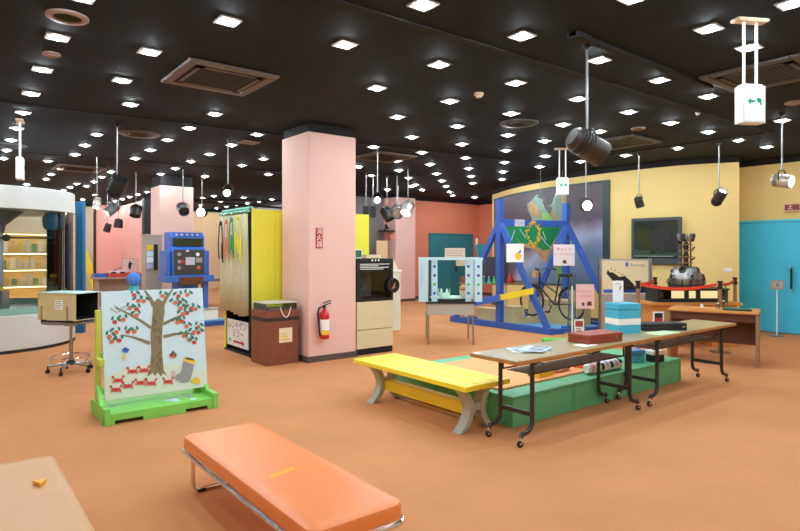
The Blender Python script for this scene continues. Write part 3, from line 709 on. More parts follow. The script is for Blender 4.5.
# painted stones on the base board
bs = MB()
for k in range(9): bs.lathe([(.03+.02*random.random(), 0), (.02, .001), (.001, .0012)], (random.choice((.12, .62, .7, .78))+random.uniform(-.05, .06), random.uniform(.08, .3), .1008), Z, 10, k % 2)
bs.build('painted_pebbles', [M['p_grey'], M['p_sky']], t)
# ================================================================== LEFT: glass drum, viewer trolley
cx, cy, R0 = .58, 11.94, 1.32
t = thing('glass_showcase_drum', 'big round glass showcase with white base and white ring on top', 'showcase', (cx, cy, 0))
MB().lathe([(R0-.04, 0), (R0-.04, .04), (R0, .05), (R0, .56), (R0-.02, .58), (.001, .58)], n=64).build('base_drum', mat('drum_white', (214, 217, 213), .45), t)
MB().lathe([(R0+.004, .0), (R0+.004, .035), (R0-.02, .04)], n=64).build('kick_strip', M['black'], t)
MB().lathe([(R0-.05, .585), (R0-.01, .585), (R0-.01, .68), (R0-.05, .68)], n=64).build('mint_sill', mat('mint_band', (140, 190, 182), .5), t)
MB().lathe([(R0-.03, .66), (R0-.03, 2.24)], n=64).build('glass_wall', M['glass'], t)
MB().lathe([(.001, 2.22), (R0-.04, 2.22), (R0, 2.225), (R0, 2.56), (R0-.01, 2.57), (.001, 2.57)], n=64).build('top_ring', MATS['drum_white'], t)
fo = rt*.45-fw*.3
MB().lathe([(.34, 2.21), (.2, 2.08), (.09, 1.98), (.07, 1.86)], fo, Z, 32).lathe([(.06, 1.87), (.08, 1.97), (.33, 2.2)], fo, Z, 32).build('funnel', mat('funnel_grey', (100, 106, 112), .3, .4), t)
MB().lathe([(.06, .58), (.06, 2.2)], fo, Z, 16).build('column', mat('column_grey', (170, 180, 196), .3, .3), t)
MB().lathe([(.001, -.04), (.11, -.04), (.13, -.02), (.13, .02), (.11, .04), (.001, .04)], fo-fw*.22+Z*1.0, fw, 24).lathe([(.02, -.1), (.02, .18)], fo-fw*.22+Z*1.0, fw, 10).build('brown_disc', mat('brown_disc_plastic', (104, 70, 62), .4), t)
MB().box(-.75, .2, -.75, -.35, .93, 1.0).build('yellow_shelf', mat('lime_yellow_shelf', (206, 204, 62), .5), t)
MB().tube([(-1.0, -.6, 1.78), (.9, -.7, 1.78)], .012, 8).ball((.25, -.68, 1.78), .06).build('cross_rod', M['darkmetal'], t)
MB().lathe([(.12, 0), (.15, .06), (.15, .2), (.1, .27), (.02, .28), (.02, .3)], rt*1.08+fw*.1+Z*1.93, Z, 20).build('blue_bell', mat('bell_blue', (50, 130, 170), .4), t)
for a, m, rr in ((-.62, M['matte'], .025), (-.5, M['chrome'], .02)):
    MB().lathe([(rr, .6), (rr, 2.22)], (math.cos(a)*(R0-.1), math.sin(a)*(R0-.1), 0), Z, 12).build('mullion', m, t)
for k in range(3):
    MB().box(-.8+.5*k, -.7+.5*k, -.62, -.55, .6, .93).build('shelf_bracket', M['steel'], t)
bp = D(80.5, 300, 11.2)
t = thing('blue_post', 'tall blue post at the right edge of the round glass showcase', 'post', (bp.x, bp.y, 0), FRONT)
MB().box(-.075, .075, -.05, .05, .01, 2.52).build('post', mat('post_teal_blue', (30, 110, 158), .45), t, .006); MB().box(-.08, .08, -.06, .06, 0, .012).build('foot_plate', MATS['post_teal_blue'], t)
# lit display rack seen through the glass
t = thing('display_rack', 'warm lit display rack of silvery packets behind the glass drum', 'shelf', (-.3, 16.6, 0))
MB().box(-.2, 2.75, .38, .42, 0, 2.05).build('back_panel', mat('rack_cream', (238, 206, 140), .6), t)
for z in (.73, 1.13, 1.53, 2.0): MB().box(-.15, 2.7, .05, .08, z-.035, z-.021).build('strip_lamp', glow('rack_lamp_warm', (255, 226, 170), 5), t)
for z in (.35, .75, 1.15, 1.55, 2.02): MB().box(-.2, 2.75, 0, .38, z-.02, z).build('shelf', M['plywood'], t)
for x in (-.22, 1.25, 2.73): MB().box(x, x+.03, 0, .42, 0, 2.06).build('side_panel', M['plywood'], t)
pk = [mat('packet_silver', (214, 206, 178), .3, .3), mat('packet_gold', (222, 184, 108), .35, .3), mat('packet_green', (120, 150, 110), .5), mat('packet_cream', (240, 226, 190), .5)]
base = {}
for z in (.75, 1.15, 1.55):
    xx = -.1
    while xx < 2.6:
        k = random.randrange(4); w = .1
        if not 1.18 < xx < 1.36:
            if k not in base:
                base[k] = o = MB().box(-.05, .05, -.04, .04, 0, .2).prism([(-.03, .205), (.03, .205), (.05, .2), (-.05, .2)], (0, -.04, 0), X, Z, .06).build('souvenir_packet', pk[k], None, .004)
                tag(o, ['silver', 'gold', 'green', 'cream'][k]+' packet standing on the lit rack behind the glass drum', 'packet', 'packets on the lit rack')
            else: o = base[k].copy(); C.objects.link(o)
            o.location = (-.3+xx, 16.6+.12, z+.002); o.scale = (1, 1, random.uniform(.7, 1.4))
        xx += random.uniform(.13, .2)
# stool trolley with viewer box
sx, sy = G(71, 372).x, G(71, 372).y
t = thing('stool_trolley', 'round rolling stool with chrome foot ring carrying a beige viewer box', 'stool', (sx, sy, 0))
MB().lathe([(.001, .645), (.33, .645), (.335, .65), (.335, .665), (.001, .668)], n=40).build('seat_plate', mat('plate_grey_brown', (120, 108, 100), .4), t)
MB().lathe([(.024, .1), (.024, .42), (.018, .42), (.018, .645)], n=14).lathe([(.001, .6), (.08, .6), (.08, .645)], n=16).build('column', M['steel'], t)
MB().tube([(.23*math.cos(a*PI/12), .23*math.sin(a*PI/12), .205) for a in range(24)], .008, 8, 0, True).build('foot_ring', M['chrome'], t)
hub = MB().lathe([(.05, .1), (.06, .12), (.03, .16)], n=14)
hub.build('hub', M['black'], t)
for k in range(5):
    a = k*2*PI/5+.35; ca, sa = math.cos(a), math.sin(a)
    MB().tube([(0, 0, .115), (.26*ca, .26*sa, .09)], .016, 8).tube([(.22*ca, .22*sa, .1), (.226*ca, .226*sa, .205)], .006, 6).build('leg', M['steel'], t)
    MB().lathe([(.001, -.014), (.028, -.012), (.028, .012), (.001, .014)], (.26*ca, .26*sa, .028), Vector((-sa, ca, 0)), 14).tube([(.26*ca, .26*sa, .1), (.26*ca, .26*sa, .04)], .01, 6).build('castor', M['rubber'], t)
vb = thing('viewer_box', 'beige metal box with a black open end on the rolling stool', 'viewer box', (sx-.03, sy-.02, .67), FRONT-.26)
bw, bd, bh = .29, .19, .36
f = MB().box(-bw, bw, -bd, -bd+.01, .03, bh).box(-bw, bw, bd-.01, bd, .03, bh).box(-bw, bw, -bd, bd, .02, .03).box(-bw, -bw+.01, -bd, bd, .03, bh)
f.build('shell', M['beigebox'], vb)
g = MB().box(-bw+.012, bw-.002, -bd+.011, -bd+.014, .032, bh-.004).box(-bw+.012, bw-.002, bd-.014, bd-.011, .032, bh-.004).box(-bw+.011, -bw+.014, -bd+.01, bd-.01, .03, bh-.004).box(-bw+.01, bw-.002, -bd+.01, bd-.01, .03, .033).box(-bw+.01, bw-.002, -bd+.01, bd-.01, bh-.006, bh-.003)
g.build('black_lining', M['matte'], vb)
MB().box(-bw-.01, bw+.05, -bd-.012, bd+.012, bh, bh+.008).build('top_sheet', mat('pale_mint_sheet', (190, 220, 212), .4), vb)
MB().box(-.02, .1, -bd-.003, -bd-.0005, .16, .28).build('white_label', M['paper'], vb)
for k, z in enumerate((.26, .235, .21, .185)): MB().box(-.008, .085-.02*(k % 2), -bd-.0045, -bd-.003, z-.004, z+.004).build('print_line', M['p_grey'], vb)
for sx_ in (-1, 1): MB().box(sx_*.2-.03, sx_*.2+.03, -bd-.01, -bd+.02, 0, .025).box(sx_*.2-.03, sx_*.2+.03, bd-.02, bd+.01, 0, .025).build('rubber_foot', M['rubber'], vb)
for xx in (-.24, .16): MB().box(xx, xx+.02, -bd-.006, -bd, .02, .2).build('strap_bar', M['steel'], vb)

# ================================================================== CURTAIN BOOTH, BIN, CABINET, PILLAR ITEMS
bx, by, bX, bY, bz = 3.57, 8.03, 5.68, 9.1, 2.2
t = thing('curtain_booth', 'bright yellow booth with a khaki curtain and black interior', 'booth', (bx, by, 0))
L_, Wd = bX-bx, bY-by
f = MB()
for k in range(6): f.box(.05+k*(L_-.05)/6, .05+(k+1)*(L_-.05)/6-.004, 0, .03, .0, bz-.02)
f.build('yellow_side_panel', M['booth'], t, .004)
MB().box(0, .05, -.005, .035, 0, bz).build('corner_post', M['booth'], t, .004)
MB().box(.02, L_, Wd-.03, Wd, 0, bz-.02).build('far_side_panel', M['booth'], t)
MB().box(L_-.03, L_, .03, Wd-.03, 0, bz-.02).build('rear_panel', M['booth'], t)
MB().box(.04, L_-.03, .032, Wd-.032, bz-.05, bz-.02).build('roof_panel', M['matte'], t)
MB().box(.04, L_-.03, .032, .04, .02, bz-.05).box(.04, L_-.03, Wd-.04, Wd-.032, .02, bz-.05).box(.45, .46, .04, Wd-.04, .02, bz-.05).box(.0, L_-.03, .032, Wd-.032, .0, .02).build('black_lining', M['matte'], t)
MB().box(-.02, .0, -.005, .03, 0, bz+.01).build('black_edge', M['matte'], t)
rd = MB().tube([(-.05, -.03, bz-.05), (-.05, Wd+.03, bz-.05)], .02, 10).tube([(.0, -.03, bz), (.0, Wd+.03, bz)], .02, 10)
rd.build('curtain_rod', mat('mint_green_rod', (120, 196, 176), .5), t)
cu = MB(); n = 90; vs = []; fs = []
for q, z in enumerate((bz-.08, 1.7, 1.2, .62)):
    for i in range(n+1):
        u = i/n; yy = .03+u*(Wd-.06); amp = (.012, .022, .03, .034)[q]
        vs.append((-.05+amp*math.sin(u*2*PI*7+.4*math.sin(u*9))+amp*.4*math.sin(u*2*PI*17), yy, z-(.025*math.sin(u*7) if q == 3 else 0)))
for q in range(3):
    for i in range(n): fs.append((q*(n+1)+i, q*(n+1)+i+1, (q+1)*(n+1)+i+1, (q+1)*(n+1)+i))
cu.add(vs, fs, 0, True); co = cu.build('curtain', M['curtain'], t); so = co.modifiers.new('thickness', 'SOLIDIFY'); so.thickness = .004
for i in range(8): MB().tube(arc((-.05, .06+i*.12, bz-.065), .028, 0, 2*PI, 12), .004, 6).build('curtain_ring', M['chrome'], co)
def ribbon(y, z0, z1, w, label, m, loops):
    b = thing('ribbon', label, 'ribbon', (bx-.11, by+y, z0), 0, 'ribbons hung on the khaki curtain'); h = z1-z0
    MB().tube([(0, -w/2, 0), (-.005, -w/2, h*.5), (0, -w*.2, h), (0, w*.3, h*.98), (-.006, w/2, h*.5), (0, w*.42, .06)], .009, 6).build('loop', m, b)
    for k in range(loops): MB().box(-.012, .006, -w*.45+k*w*.36, -w*.45+k*w*.36+.03, h*(.1+.12*k), h*(.5+.1*k)).build('streamer', m, b)
    MB().ball((0, 0, h), (.02, .04, .04)).build('knot', m, b)
ribbon(.9, 1.38, 2.0, .17, 'black ribbon loop hung at the left edge of the khaki curtain', M['p_black'], 1)
ribbon(.68, 1.42, 2.02, .17, 'salmon pink ribbon hung beside the black one on the curtain', mat('ribbon_salmon', (226, 130, 106), .6), 2)
ribbon(.47, 1.46, 2.04, .16, 'green ribbon hung on the middle of the curtain', mat('ribbon_green', (50, 160, 96), .6), 2)
ribbon(.22, 1.38, 2.06, .22, 'yellow ribbon hung near the right edge of the curtain', mat('ribbon_yellow', (236, 226, 60), .6), 3)
t = thing('booth_sign', 'white sign with dark katakana and a red arrow below the curtain', 'sign', (bx+.1, by+Wd-.06, .03))
SR = -Y
MB().prism([(0, .05), (.8, .05), (.8, .46), (0, .46)], (-.06, 0, 0), SR, Z, .012).build('board', M['paper'], t)
c = MB().text('レントゲン', .145, (-.061, -.4, .375), SR, Z, 0).text('ミラー', .145, (-.061, -.43, .245), SR, Z, 1)
c.prism([(.25, .11), (.58, .11), (.58, .085), (.68, .125), (.58, .165), (.58, .14), (.25, .14)], (-.063, 0, 0), SR, Z, .001, 2)
c.prism([(.06, .09), (.12, .13), (.18, .1), (.14, .17), (.08, .16)], (-.063, 0, 0), SR, Z, .001, 3)
c.build('lettering', [M['p_navy'], M['p_blue'], M['signred'], M['p_lgreen']], t)
# bin
t = thing('waste_bin', 'brown wood-grain bin with a dark band beside the near pillar', 'bin', (3.45, 7.3, 0))
w, l = .5, .47
MB().box(0, w, 0, l, 0, .6).build('body', M['brown'], t, .004); MB().box(-.004, w+.004, -.004, l+.004, .6, .65).build('dark_band', mat('band_dark_brown', (58, 40, 34), .5), t)
MB().box(-.002, w+.002, -.002, l+.002, .65, .74).build('upper_band', M['brown'], t, .004)
MB().prism([(.2, .3), (.4, .3), (.4, .5), (.2, .5)], (0, -.002, 0), X, Z, .002).build('notice', mat('cream_notice', (240, 226, 190), .7), t)
c = MB()
for k in range(3): c.prism([(.23, .34+.04*k), (.36-.03*k, .335+.04*k), (.36-.03*k, .35+.04*k), (.23, .355+.04*k)], (0, -.0045, 0), X, Z, .0005)
c.build('notice_print', M['p_yellow'], t)
t = thing('plastic_case', 'clear shallow plastic case lying on top of the brown bin', 'case', (3.47, 7.32, .742))
MB().box(0, .46, 0, .43, 0, .012).build('tray', M['brown'], t)
MB().box(0, .46, 0, .004, .012, .1).box(0, .46, .426, .43, .012, .1).box(0, .004, .004, .426, .012, .1).box(.456, .46, .004, .426, .012, .1).build('clear_side', M['acrylic'], t)
MB().box(-.01, .47, -.01, .44, .1, .112).build('clear_lid', mat('frosted_lid', (214, 206, 196), .3), t)
tag(MB().tube([Vector((3.66+.16*q/16, 7.285-.02*math.sin(q/16*PI), .79-.14*math.sin(q/16*PI)**.8)) for q in range(17)], .006, 6).build('hanging_string', M['paper']), 'white cord hanging in a loop over the edge of the brown bin', 'cord')
# extinguisher and sign on the pillar
e = onY(321.5, 300, 7.17)
t = thing('fire_extinguisher', 'red fire extinguisher hanging on the near pink pillar', 'fire extinguisher', (e.x, 7.09, .33))
MB().lathe([(.001, .0), (.06, .0), (.068, .012), (.068, .33), (.055, .37), (.025, .4), (.022, .43)], n=24).build('cylinder', M['extred'], t)
MB().lathe([(.0685, .08), (.069, .085), (.069, .27), (.0685, .275)], n=16, a0=PI-.1, a1=2*PI+.1).build('label', M['paper'], t)
MB().lathe([(.0692, .06), (.0695, .065), (.0695, .12), (.0692, .125)], n=16, a0=PI+.4, a1=2*PI-.3).build('yellow_label', M['p_yellow'], t)
MB().tube([(.0, 0, .43), (.0, 0, .47)], .02, 10).bar((-.02, 0, .465), (.1, -.01, .5), .02, .012).bar((-.02, 0, .5), (.1, -.01, .535), .02, .012).build('valve_handle', M['black'], t)
MB().tube([(-.02, 0, .455), (-.09, -.01, .44), (-.115, -.01, .36), (-.1, -.01, .25), (-.085, -.01, .1), (-.08, -.01, .05)], .012, 8).build('hose', M['rubber'], t)
MB().box(-.05, .05, .06, .079, .2, .36).build('wall_bracket', M['steel'], t)
s_ = onY(319, 238, 7.17)
t = thing('extinguisher_sign', 'red vertical sign with white characters on the near pink pillar', 'sign', (s_.x, 7.168, s_.z))
MB().prism([(-.055, -.145), (.055, -.145), (.055, .145), (-.055, .145)], (0, -.006, 0), X, Z, .006).build('plate', M['signred'], t)
c = MB()
for k, ch in enumerate('消火器'): c.text(ch, .095, (0, -.0065, .093-.093*k), X, Z)
c.build('lettering', M['paper'], t)
# display cabinet with black glazed top
t = thing('display_cabinet', 'cream cabinet with a black framed glass case, right of the near pillar', 'cabinet', (4.87, 7.2, 0))
w, l = .68, .55
MB().box(0, w, .02, l, 0, .09).build('plinth', M['matte'], t)
MB().box(0, w, 0, l, .095, .37).box(0, w, 0, l, .38, .8).build('base', mat('cream_laminate', (226, 210, 170), .35, 0, .03, 6), t, .004)
fr = .045; h0, h1 = .8, 1.45
f = MB().box(0, fr, 0, l, h0, h1).box(w-fr, w, 0, l, h0, h1).box(fr, w-fr, 0, l, h0, h0+.04).box(fr, w-fr, 0, l, h1-.05, h1).box(fr, w-fr, l-.02, l, h0+.04, h1-.05, 1)
f.build('black_frame', [M['black'], M['p_grey']], t)
MB().prism([(fr, h1-.19), (w-fr, h1-.19), (w-fr, h1-.05), (fr, h1-.05)], (0, .01, 0), X, Z, .004).build('header_panel', M['matte'], t)
MB().box(fr, w-fr, .012, .016, h0+.04, h1-.19).build('glass_front', M['glass'], t)
c = MB()
for k in range(3): c.prism([(.28+.06*k+.016*math.cos(a*PI/4), h1-.026+.016*math.sin(a*PI/4)) for a in range(8)], (0, -.001, 0), X, Z, .001)
for k, (z, e1) in enumerate(((h1-.085, .62), (h1-.11, .4), (h1-.135, .6), (h1-.16, .5))): c.prism([(.06, z-.005), (e1, z-.005), (e1, z+.005), (.06, z+.005)], (0, .009, 0), X, Z, .001)
c.build('header_print', M['paper'], t)
MB().tube(arc((.2, .2, 1.02), .1, 0, 2*PI, 24), .012, 8).tube([(.2, .2, .84), (.2, .2, .92)], .01, 8).ball((.2, .2, 1.02), .03).build('exhibit_ring', M['steel'], t)
MB().box(fr, .24, .3, .5, .84, 1.2).build('exhibit_block', M['p_yellow'], t)
vp = MB().lathe([(.1, 0), (.115, -.01), (.115, -.04), (.1, -.045), (.09, -.02)], (w-.02, -.002, 1.03), Y, 32).lathe([(.092, -.018), (.001, -.01)], (w-.02, -.002, 1.03), Y, 32)
vo = vp.build('viewing_port', M['black'], t)
MB().prism([(-.03, -.05), (.03, -.03), (.04, .07)], (w-.02, -.032, 1.02), X, Z, .008).build('copper_cone', mat('copper_tan', (190, 130, 96), .4), vo)
p = (5.05, 7.45, 1.452)
t = thing('picture_card', 'small dark green framed card on top of the display cabinet', 'frame', p)
MB().box(-.08, .08, -.01, .01, 0, .14).build('frame', M['paper'], t); MB().box(-.065, .065, -.012, -.01, .015, .125).build('card', M['p_green'], t)
t = thing('small_carton', 'small cream carton on top of the display cabinet', 'carton', (5.32, 7.45, 1.452))
MB().box(-.15, .1, -.06, .06, 0, .055).build('body', mat('cream_carton', (240, 220, 176), .6), t, .004); MB().box(.1, .13, -.06, .06, 0, .055).build('end_cap', M['p_white'], t)
t = thing('white_pedestal', 'white pedestal standing right of the black glazed cabinet', 'pedestal', (7.1, 9.2, 0), FRONT)
MB().box(-.2, .14, -.17, .17, 0, 1.15).build('column', M['white'], t, .006); MB().box(-.22, .16, -.19, .19, 1.15, 1.19).build('top_plate', M['white'], t, .004)
MB().prism([(-.1, 1.19), (.1, 1.19), (.0, 1.42)], (0, .05, 0), X, Z, .06).build('cream_wedge', M['offwhite'], t)
pc = onY(390, 260, YB-.2)
t = thing('peach_screen', 'narrow peach screen leaning at the left side of the far right pillar', 'screen', (10.55, 14.35, 0))
MB().box(-.12, .3, 0, .03, 0.04, 1.9).build('panel', MATS['peach_wall_paint'], t); MB().box(-.12, .3, -.12, .15, 0, .04).build('foot', M['metalgrey'], t)
t = thing('wall_bracket', 'black bracket clamped to the far right pillar under the spotlights', 'bracket', (11.049, 14.45, 2.2), 0)
MB().box(-.35, .0, -.2, .2, -.02, .02).build('plate', M['black'], t); MB().tube([(-.3, -.1, .02), (-.2, .0, .2), (-.05, .1, .08)], .03, 8).build('arm', M['black'], t)
for k in range(2): MB().box(-.08, .0, -.1+.15*k, -.02+.15*k, -.25, -.1).build('clamp', M['red'], t)

# ================================================================== FAR LEFT: machine, counter, cabinet
ax, ay = 3.78, 12.3
t = thing('blue_platform', 'low blue platform under the blue game machine', 'platform', (3.3, 12.0, 0))
MB().box(0, 1.5, 0, 1.1, 0, .1).build('side_frame', M['blue'], t, .004); MB().box(.03, 1.47, .03, 1.07, .1, .125).build('deck', M['lightblue'], t)
t = thing('game_machine', 'blue arcade-like machine with a black control panel, behind the picture board', 'machine', (ax, ay, .126))
w = .62; z0 = -.126
MB().box(.12, w-.12, .1, .55, 0, .9).build('pedestal', M['arcade'], t, .01)
MB().box(-.16, w+.22, -.02, .55, 1.0+z0-.08, 1.0+z0+.06).build('wide_shelf', M['arcade'], t, .012)
MB().box(.1, w-.02, -.03, .0, .74, .9).build('dark_brown_box', M['darkwood'], t)  # solid dark brown box, slightly proud of the shelf front
for sx_ in (-.14, w+.045): MB().box(sx_, sx_+.09, .05, .5, 1.06+z0, 1.58+z0).build('side_wing', M['arcade'], t, .015)
hd = MB().prism([(.0, 1.06+z0), (.55, 1.06+z0), (.55, 1.97+z0), (.2, 1.97+z0), (.08, 1.86+z0), (.1, 1.66+z0), (.0, 1.58+z0)], (-.04, 0, 0), Y, Z, -(w+.08)); hd.build('cabinet_head', M['arcade'], t, .008)
MB().box(0, w, -.012, -.0, 1.08+z0, 1.6+z0).build('control_panel', mat('panel_charcoal', (62, 58, 60), .4), t)
MB().prism([(.0, 1.67+z0), (w, 1.67+z0), (w, 1.84+z0), (.0, 1.84+z0)], (0, .079, 0), X, Z, .01).build('display_window', M['screen'], t)
sl = Vector((0, .12, .11)).normalized()
MB().prism([(.02, .01), (w-.02, .01), (w-.02, .14), (.02, .14)], Vector((0, .078, 1.862+z0)), X, sl, .01).build('marquee', mat('marquee_blue', (52, 76, 132), .4), t)
c = MB()
for k in range(5): c.prism([(.09+.11*k+.03*math.cos(a*PI/4), .075+.03*math.sin(a*PI/4)) for a in range(8)], Vector((0, .076, 1.863+z0)), X, sl, .002)
c.build('marquee_print', M['p_lilac'], t)
c = MB()
for (x, z, m) in ((.1, 1.5, 0), (.1, 1.35, 0), (.1, 1.22, 0), (.17, 1.35, 1), (.03+.45, 1.5, 2), (.5, 1.22, 3)):
    c.lathe([(.038, 0), (.038, .014), (.001, .016)], (x, -.012, z+z0), -Y, 16, m)
c.build('buttons', [M['p_grey'], M['signred'], M['p_white'], M['p_orange']], t)
MB().box(.23, .42, -.018, -.012, 1.28+z0, 1.44+z0).build('picture_plate', M['p_lilac'], t); MB().box(.44, .58, -.018, -.012, 1.33+z0, 1.43+z0).build('dark_plate', M['p_grey'], t)
MB().box(.24, .3, -.02, -.012, 1.56+z0, 1.59+z0).build('tiny_label', M['p_white'], t)
MB().box(w+.03, w+.13, .1, .22, 0, 1.0+z0-.02).build('blue_leg', M['arcade'], t)
t = thing('white_carton', 'white box standing on the blue platform beside the curtain', 'box', (4.5, 12.2, .126), -.2)
MB().box(-.14, .14, -.12, .12, 0, .2).build('body', M['paper'], t, .004); MB().box(-.145, .145, -.125, .125, .2, .235).build('lid', M['metalgrey'], t, .004)
t = thing('side_table', 'small wooden side table far behind the curtain booth', 'table', (6.4, 17.0, 0))
MB().box(-.5, .6, -.25, .25, .7, .75).build('table_top', M['brown'], t)
for q in ((-.45, -.2), (.55, -.2), (-.45, .2), (.55, .2)): MB().box(q[0]-.02, q[0]+.02, q[1]-.02, q[1]+.02, 0, .7).build('leg', M['darkwood'], t)
t = thing('leaflet_cabinet', 'tall beige-grey cabinet with a leaflet rack, left of the blue machine', 'cabinet', (3.53, 13.5, 0))
MB().box(0, .36, 0, .3, 0, 1.9).build('body', mat('cabinet_beige_grey', (178, 164, 148), .5), t, .006); MB().box(-.02, .38, -.02, .32, 1.9, 1.94).build('top', MATS['cabinet_beige_grey'], t)
MB().box(.18, .26, -.02, 0, 1.15, 1.72).build('black_strip', M['black'], t)
for k in range(4): MB().prism([(.03, 1.18+.135*k), (.16, 1.18+.135*k), (.16, 1.3+.135*k), (.03, 1.3+.135*k)], (0, -.03, 0), X, Z, .028).build('leaflet', M[('p_lilac', 'p_white', 'p_sky', 'p_yellow')[k]], t)
t = thing('counter', 'long grey-beige counter in front of the pink alcove', 'counter', (3.1, 16.6, 0))
MB().box(0, 1.5, 0, .6, .84, .89).build('counter_top', mat('counter_grey', (178, 160, 150), .5), t, .006)
for x in (.08, 1.36): MB().prism([(0, 0), (.5, 0), (.42, .84), (.08, .84)], (x, .04, 0), Y, Z, -.06).build('leg_panel', MATS['counter_grey'], t)
MB().box(.14, 1.36, .38, .42, .1, .84).build('back_panel', MATS['counter_grey'], t)
def tray(x, y, w, d, h, label, m):
    t = thing('exhibit_tray', label, 'tray', (x, y, .892))
    MB().box(0, w, 0, d, 0, .015).build('bottom', m, t); MB().box(0, w, 0, .02, .015, h).box(0, w, d-.02, d, .015, h).box(0, .02, .02, d-.02, .015, h).box(w-.02, w, .02, d-.02, .015, h).build('rim', m, t)
tray(3.13, 16.65, .28, .45, .09, 'blue tray at the left end of the counter before the pink alcove', M['arcade'])
tray(3.43, 16.62, .85, .5, .1, 'red tray on the counter before the pink alcove', mat('tray_red', (206, 74, 56), .5))
t = thing('balance_model', 'white and black apparatus standing in the red tray on the counter', 'apparatus', (3.5, 16.75, .908))
MB().box(0, .4, 0, .12, 0, .14).build('body', M['p_white'], t, .01); MB().box(.03, .15, -.01, 0, .05, .12).box(.25, .37, -.01, 0, .05, .12).build('dark_window', M['p_black'], t); MB().tube([(.1, .06, .14), (.3, .06, .24)], .01, 6).build('lever', M['p_black'], t)
q = onY(130, 262, 17.15)
t = thing('notice_frame', 'thin framed notice with a dark figure on the counter before the pink alcove', 'sign', (q.x, 17.15, .892))
f = MB().box(-.21, -.2, 0, .01, 0, .48).box(.2, .21, 0, .01, 0, .48).box(-.2, .2, 0, .01, .47, .48).box(-.2, .2, 0, .01, 0, .01); f.build('frame', M['p_grey'], t)
MB().box(-.2, .2, .003, .006, .01, .47).build('sheet', mat('pale_pink_sheet', (246, 212, 200), .6), t)
MB().prism([(-.02, .18), (.02, .18), (.03, .3), (.08, .34), (.02, .36), (.0, .42), (-.03, .36), (-.05, .28)], (0, .0025, 0), X, Z, .001).build('figure_print', M['p_black'], t)
q = D(134, 279, 9.0)
t = thing('globe_stand', 'glossy blue ball on a teal stand behind the picture board', 'globe', (q.x, q.y, 0), FRONT)
MB().ball((0, 0, q.z), .105, 0, 28).build('ball', mat('gloss_blue', (84, 144, 232), .08), t)
MB().box(-.1, .1, -.1, .1, .0, .04).tube([(0, 0, .04), (0, 0, q.z-.17)], .03, 12).lathe([(.09, q.z-.18), (.06, q.z-.1), (.04, q.z-.1)], n=20).build('stand', M['p_teal'], t)
MB().box(-.15, .28, -.15, .15, q.z-.22, q.z-.18).build('stand_tray', M['cyan'], t)
t = thing('yellow_plank', 'yellow plank leaning against the beige wall left of the pink alcove', 'plank', (0, 0, 0))
a = onY(97, 292, YF-.7); b = onY(84, 252, YF-.08); a.z = .05
MB().bar(a, b, .26, .05, 0, (0, -1, 0)).build('board', mat('plank_yellow', (240, 206, 50), .5), t); MB().bar(a+(b-a)*.45+Y*.0+Z*.0-Y*.03, a+(b-a)*.55-Y*.03, .26, .02, 0, (0, -1, 0)).build('cleat', MATS['plank_yellow'], t)
# ================================================================== BOOTH ON GREY TABLE (middle distance)
fc = D(449, HOR, 10.1)
t = thing('grey_table', 'grey metal table with thin legs under the clear zoetrope case', 'table', (fc.x, fc.y, 0), FRONT)
MB().box(-.42, .42, -.4, .4, .69, .715).build('table_top', M['black'], t)
MB().box(-.39, .39, -.37, .37, .5, .69).build('apron', mat('apron_grey', (186, 178, 166), .5), t)
for q in ((-.375, -.36), (.375, -.36), (-.375, .36), (.375, .36)): MB().box(q[0]-.014, q[0]+.014, q[1]-.014, q[1]+.014, 0, .5).build('leg', M['steel'], t)
z = thing('zoetrope_case', 'pale blue open case with spotted posts on the grey metal table', 'exhibit case', (fc.x, fc.y, .716), FRONT)
pb = mat('case_pale_blue', (196, 228, 238), .45)
MB().lathe([(.001, 0), (.36, 0), (.36, .035), (.001, .04)], n=40).build('turntable', M['black'], z)
MB().lathe([(.001, .042), (.33, .042), (.33, .06), (.001, .06)], n=40).build('deck', mat('deck_mint', (176, 204, 190), .5), z)
for i, (x, y, w) in enumerate(((-.46, -.36, .16), (-.27, -.3, .1), (.3, -.3, .1), (.46, -.36, .13), (-.42, .34, .1), (.42, .34, .1))):
    wp = MB().box(x-w/2, x+w/2, y-.012, y+.012, .0, .74).build('post', pb, z, .003)
    c = MB()
    if i in (1, 2, 3):
        for k in range(4):
            cz = .14+.15*k; r = .026; MB().prism([(x+r*math.cos(a*PI/4), cz+r*math.sin(a*PI/4)) for a in range(8)], (0, y-.0135, 0), X, Z, .001).build('painted_spot', [M['p_blue'], M['p_lgreen'], M['p_purple']][k % 3], wp)
    if i == 0: MB().prism([(x-.03, .25), (x-.015, .25), (x-.015, .62), (x-.03, .62)], (0, y-.0135, 0), X, Z, .001).build('lettering_strip', M['p_lilac'], wp)
MB().box(-.52, .54, -.365, -.345, .7, .74).box(-.52, .54, .345, .365, .7, .74).box(-.52, -.5, -.345, .345, .7, .74).box(.52, .54, -.345, .345, .7, .74).build('top_rail', pb, z)
s = MB().prism([(-.1, .74), (.24, .74), (.24, .9), (-.1, .9)], (0, -.355, 0), X, Z, .01).build('header_card', mat('card_greige', (216, 200, 182), .6), z)
c = MB()
for k in range(3): c.prism([(-.07, .77+.04*k), (.2, .77+.04*k), (.2, .78+.04*k), (-.07, .78+.04*k)], (0, -.356, 0), X, Z, .001)
c.build('header_print', M['p_grey'], s)
MB().prism([(.1, .6), (.26, .6), (.26, .7), (.1, .7)], (0, -.2, 0), X, Z, .006).build('inner_card', M['offwhite'], z)
cr = thing('crown_figure', 'white crown-shaped figure standing inside the pale blue case', 'figure', Vector((fc.x, fc.y, .777))-rt*.09-fw*.1, FRONT)
c = MB(); c.lathe([(.08, 0), (.1, .06), (.09, .06), (.07, .005)], n=20); c.build('bowl', mat('crown_mint', (206, 236, 222), .5), cr)
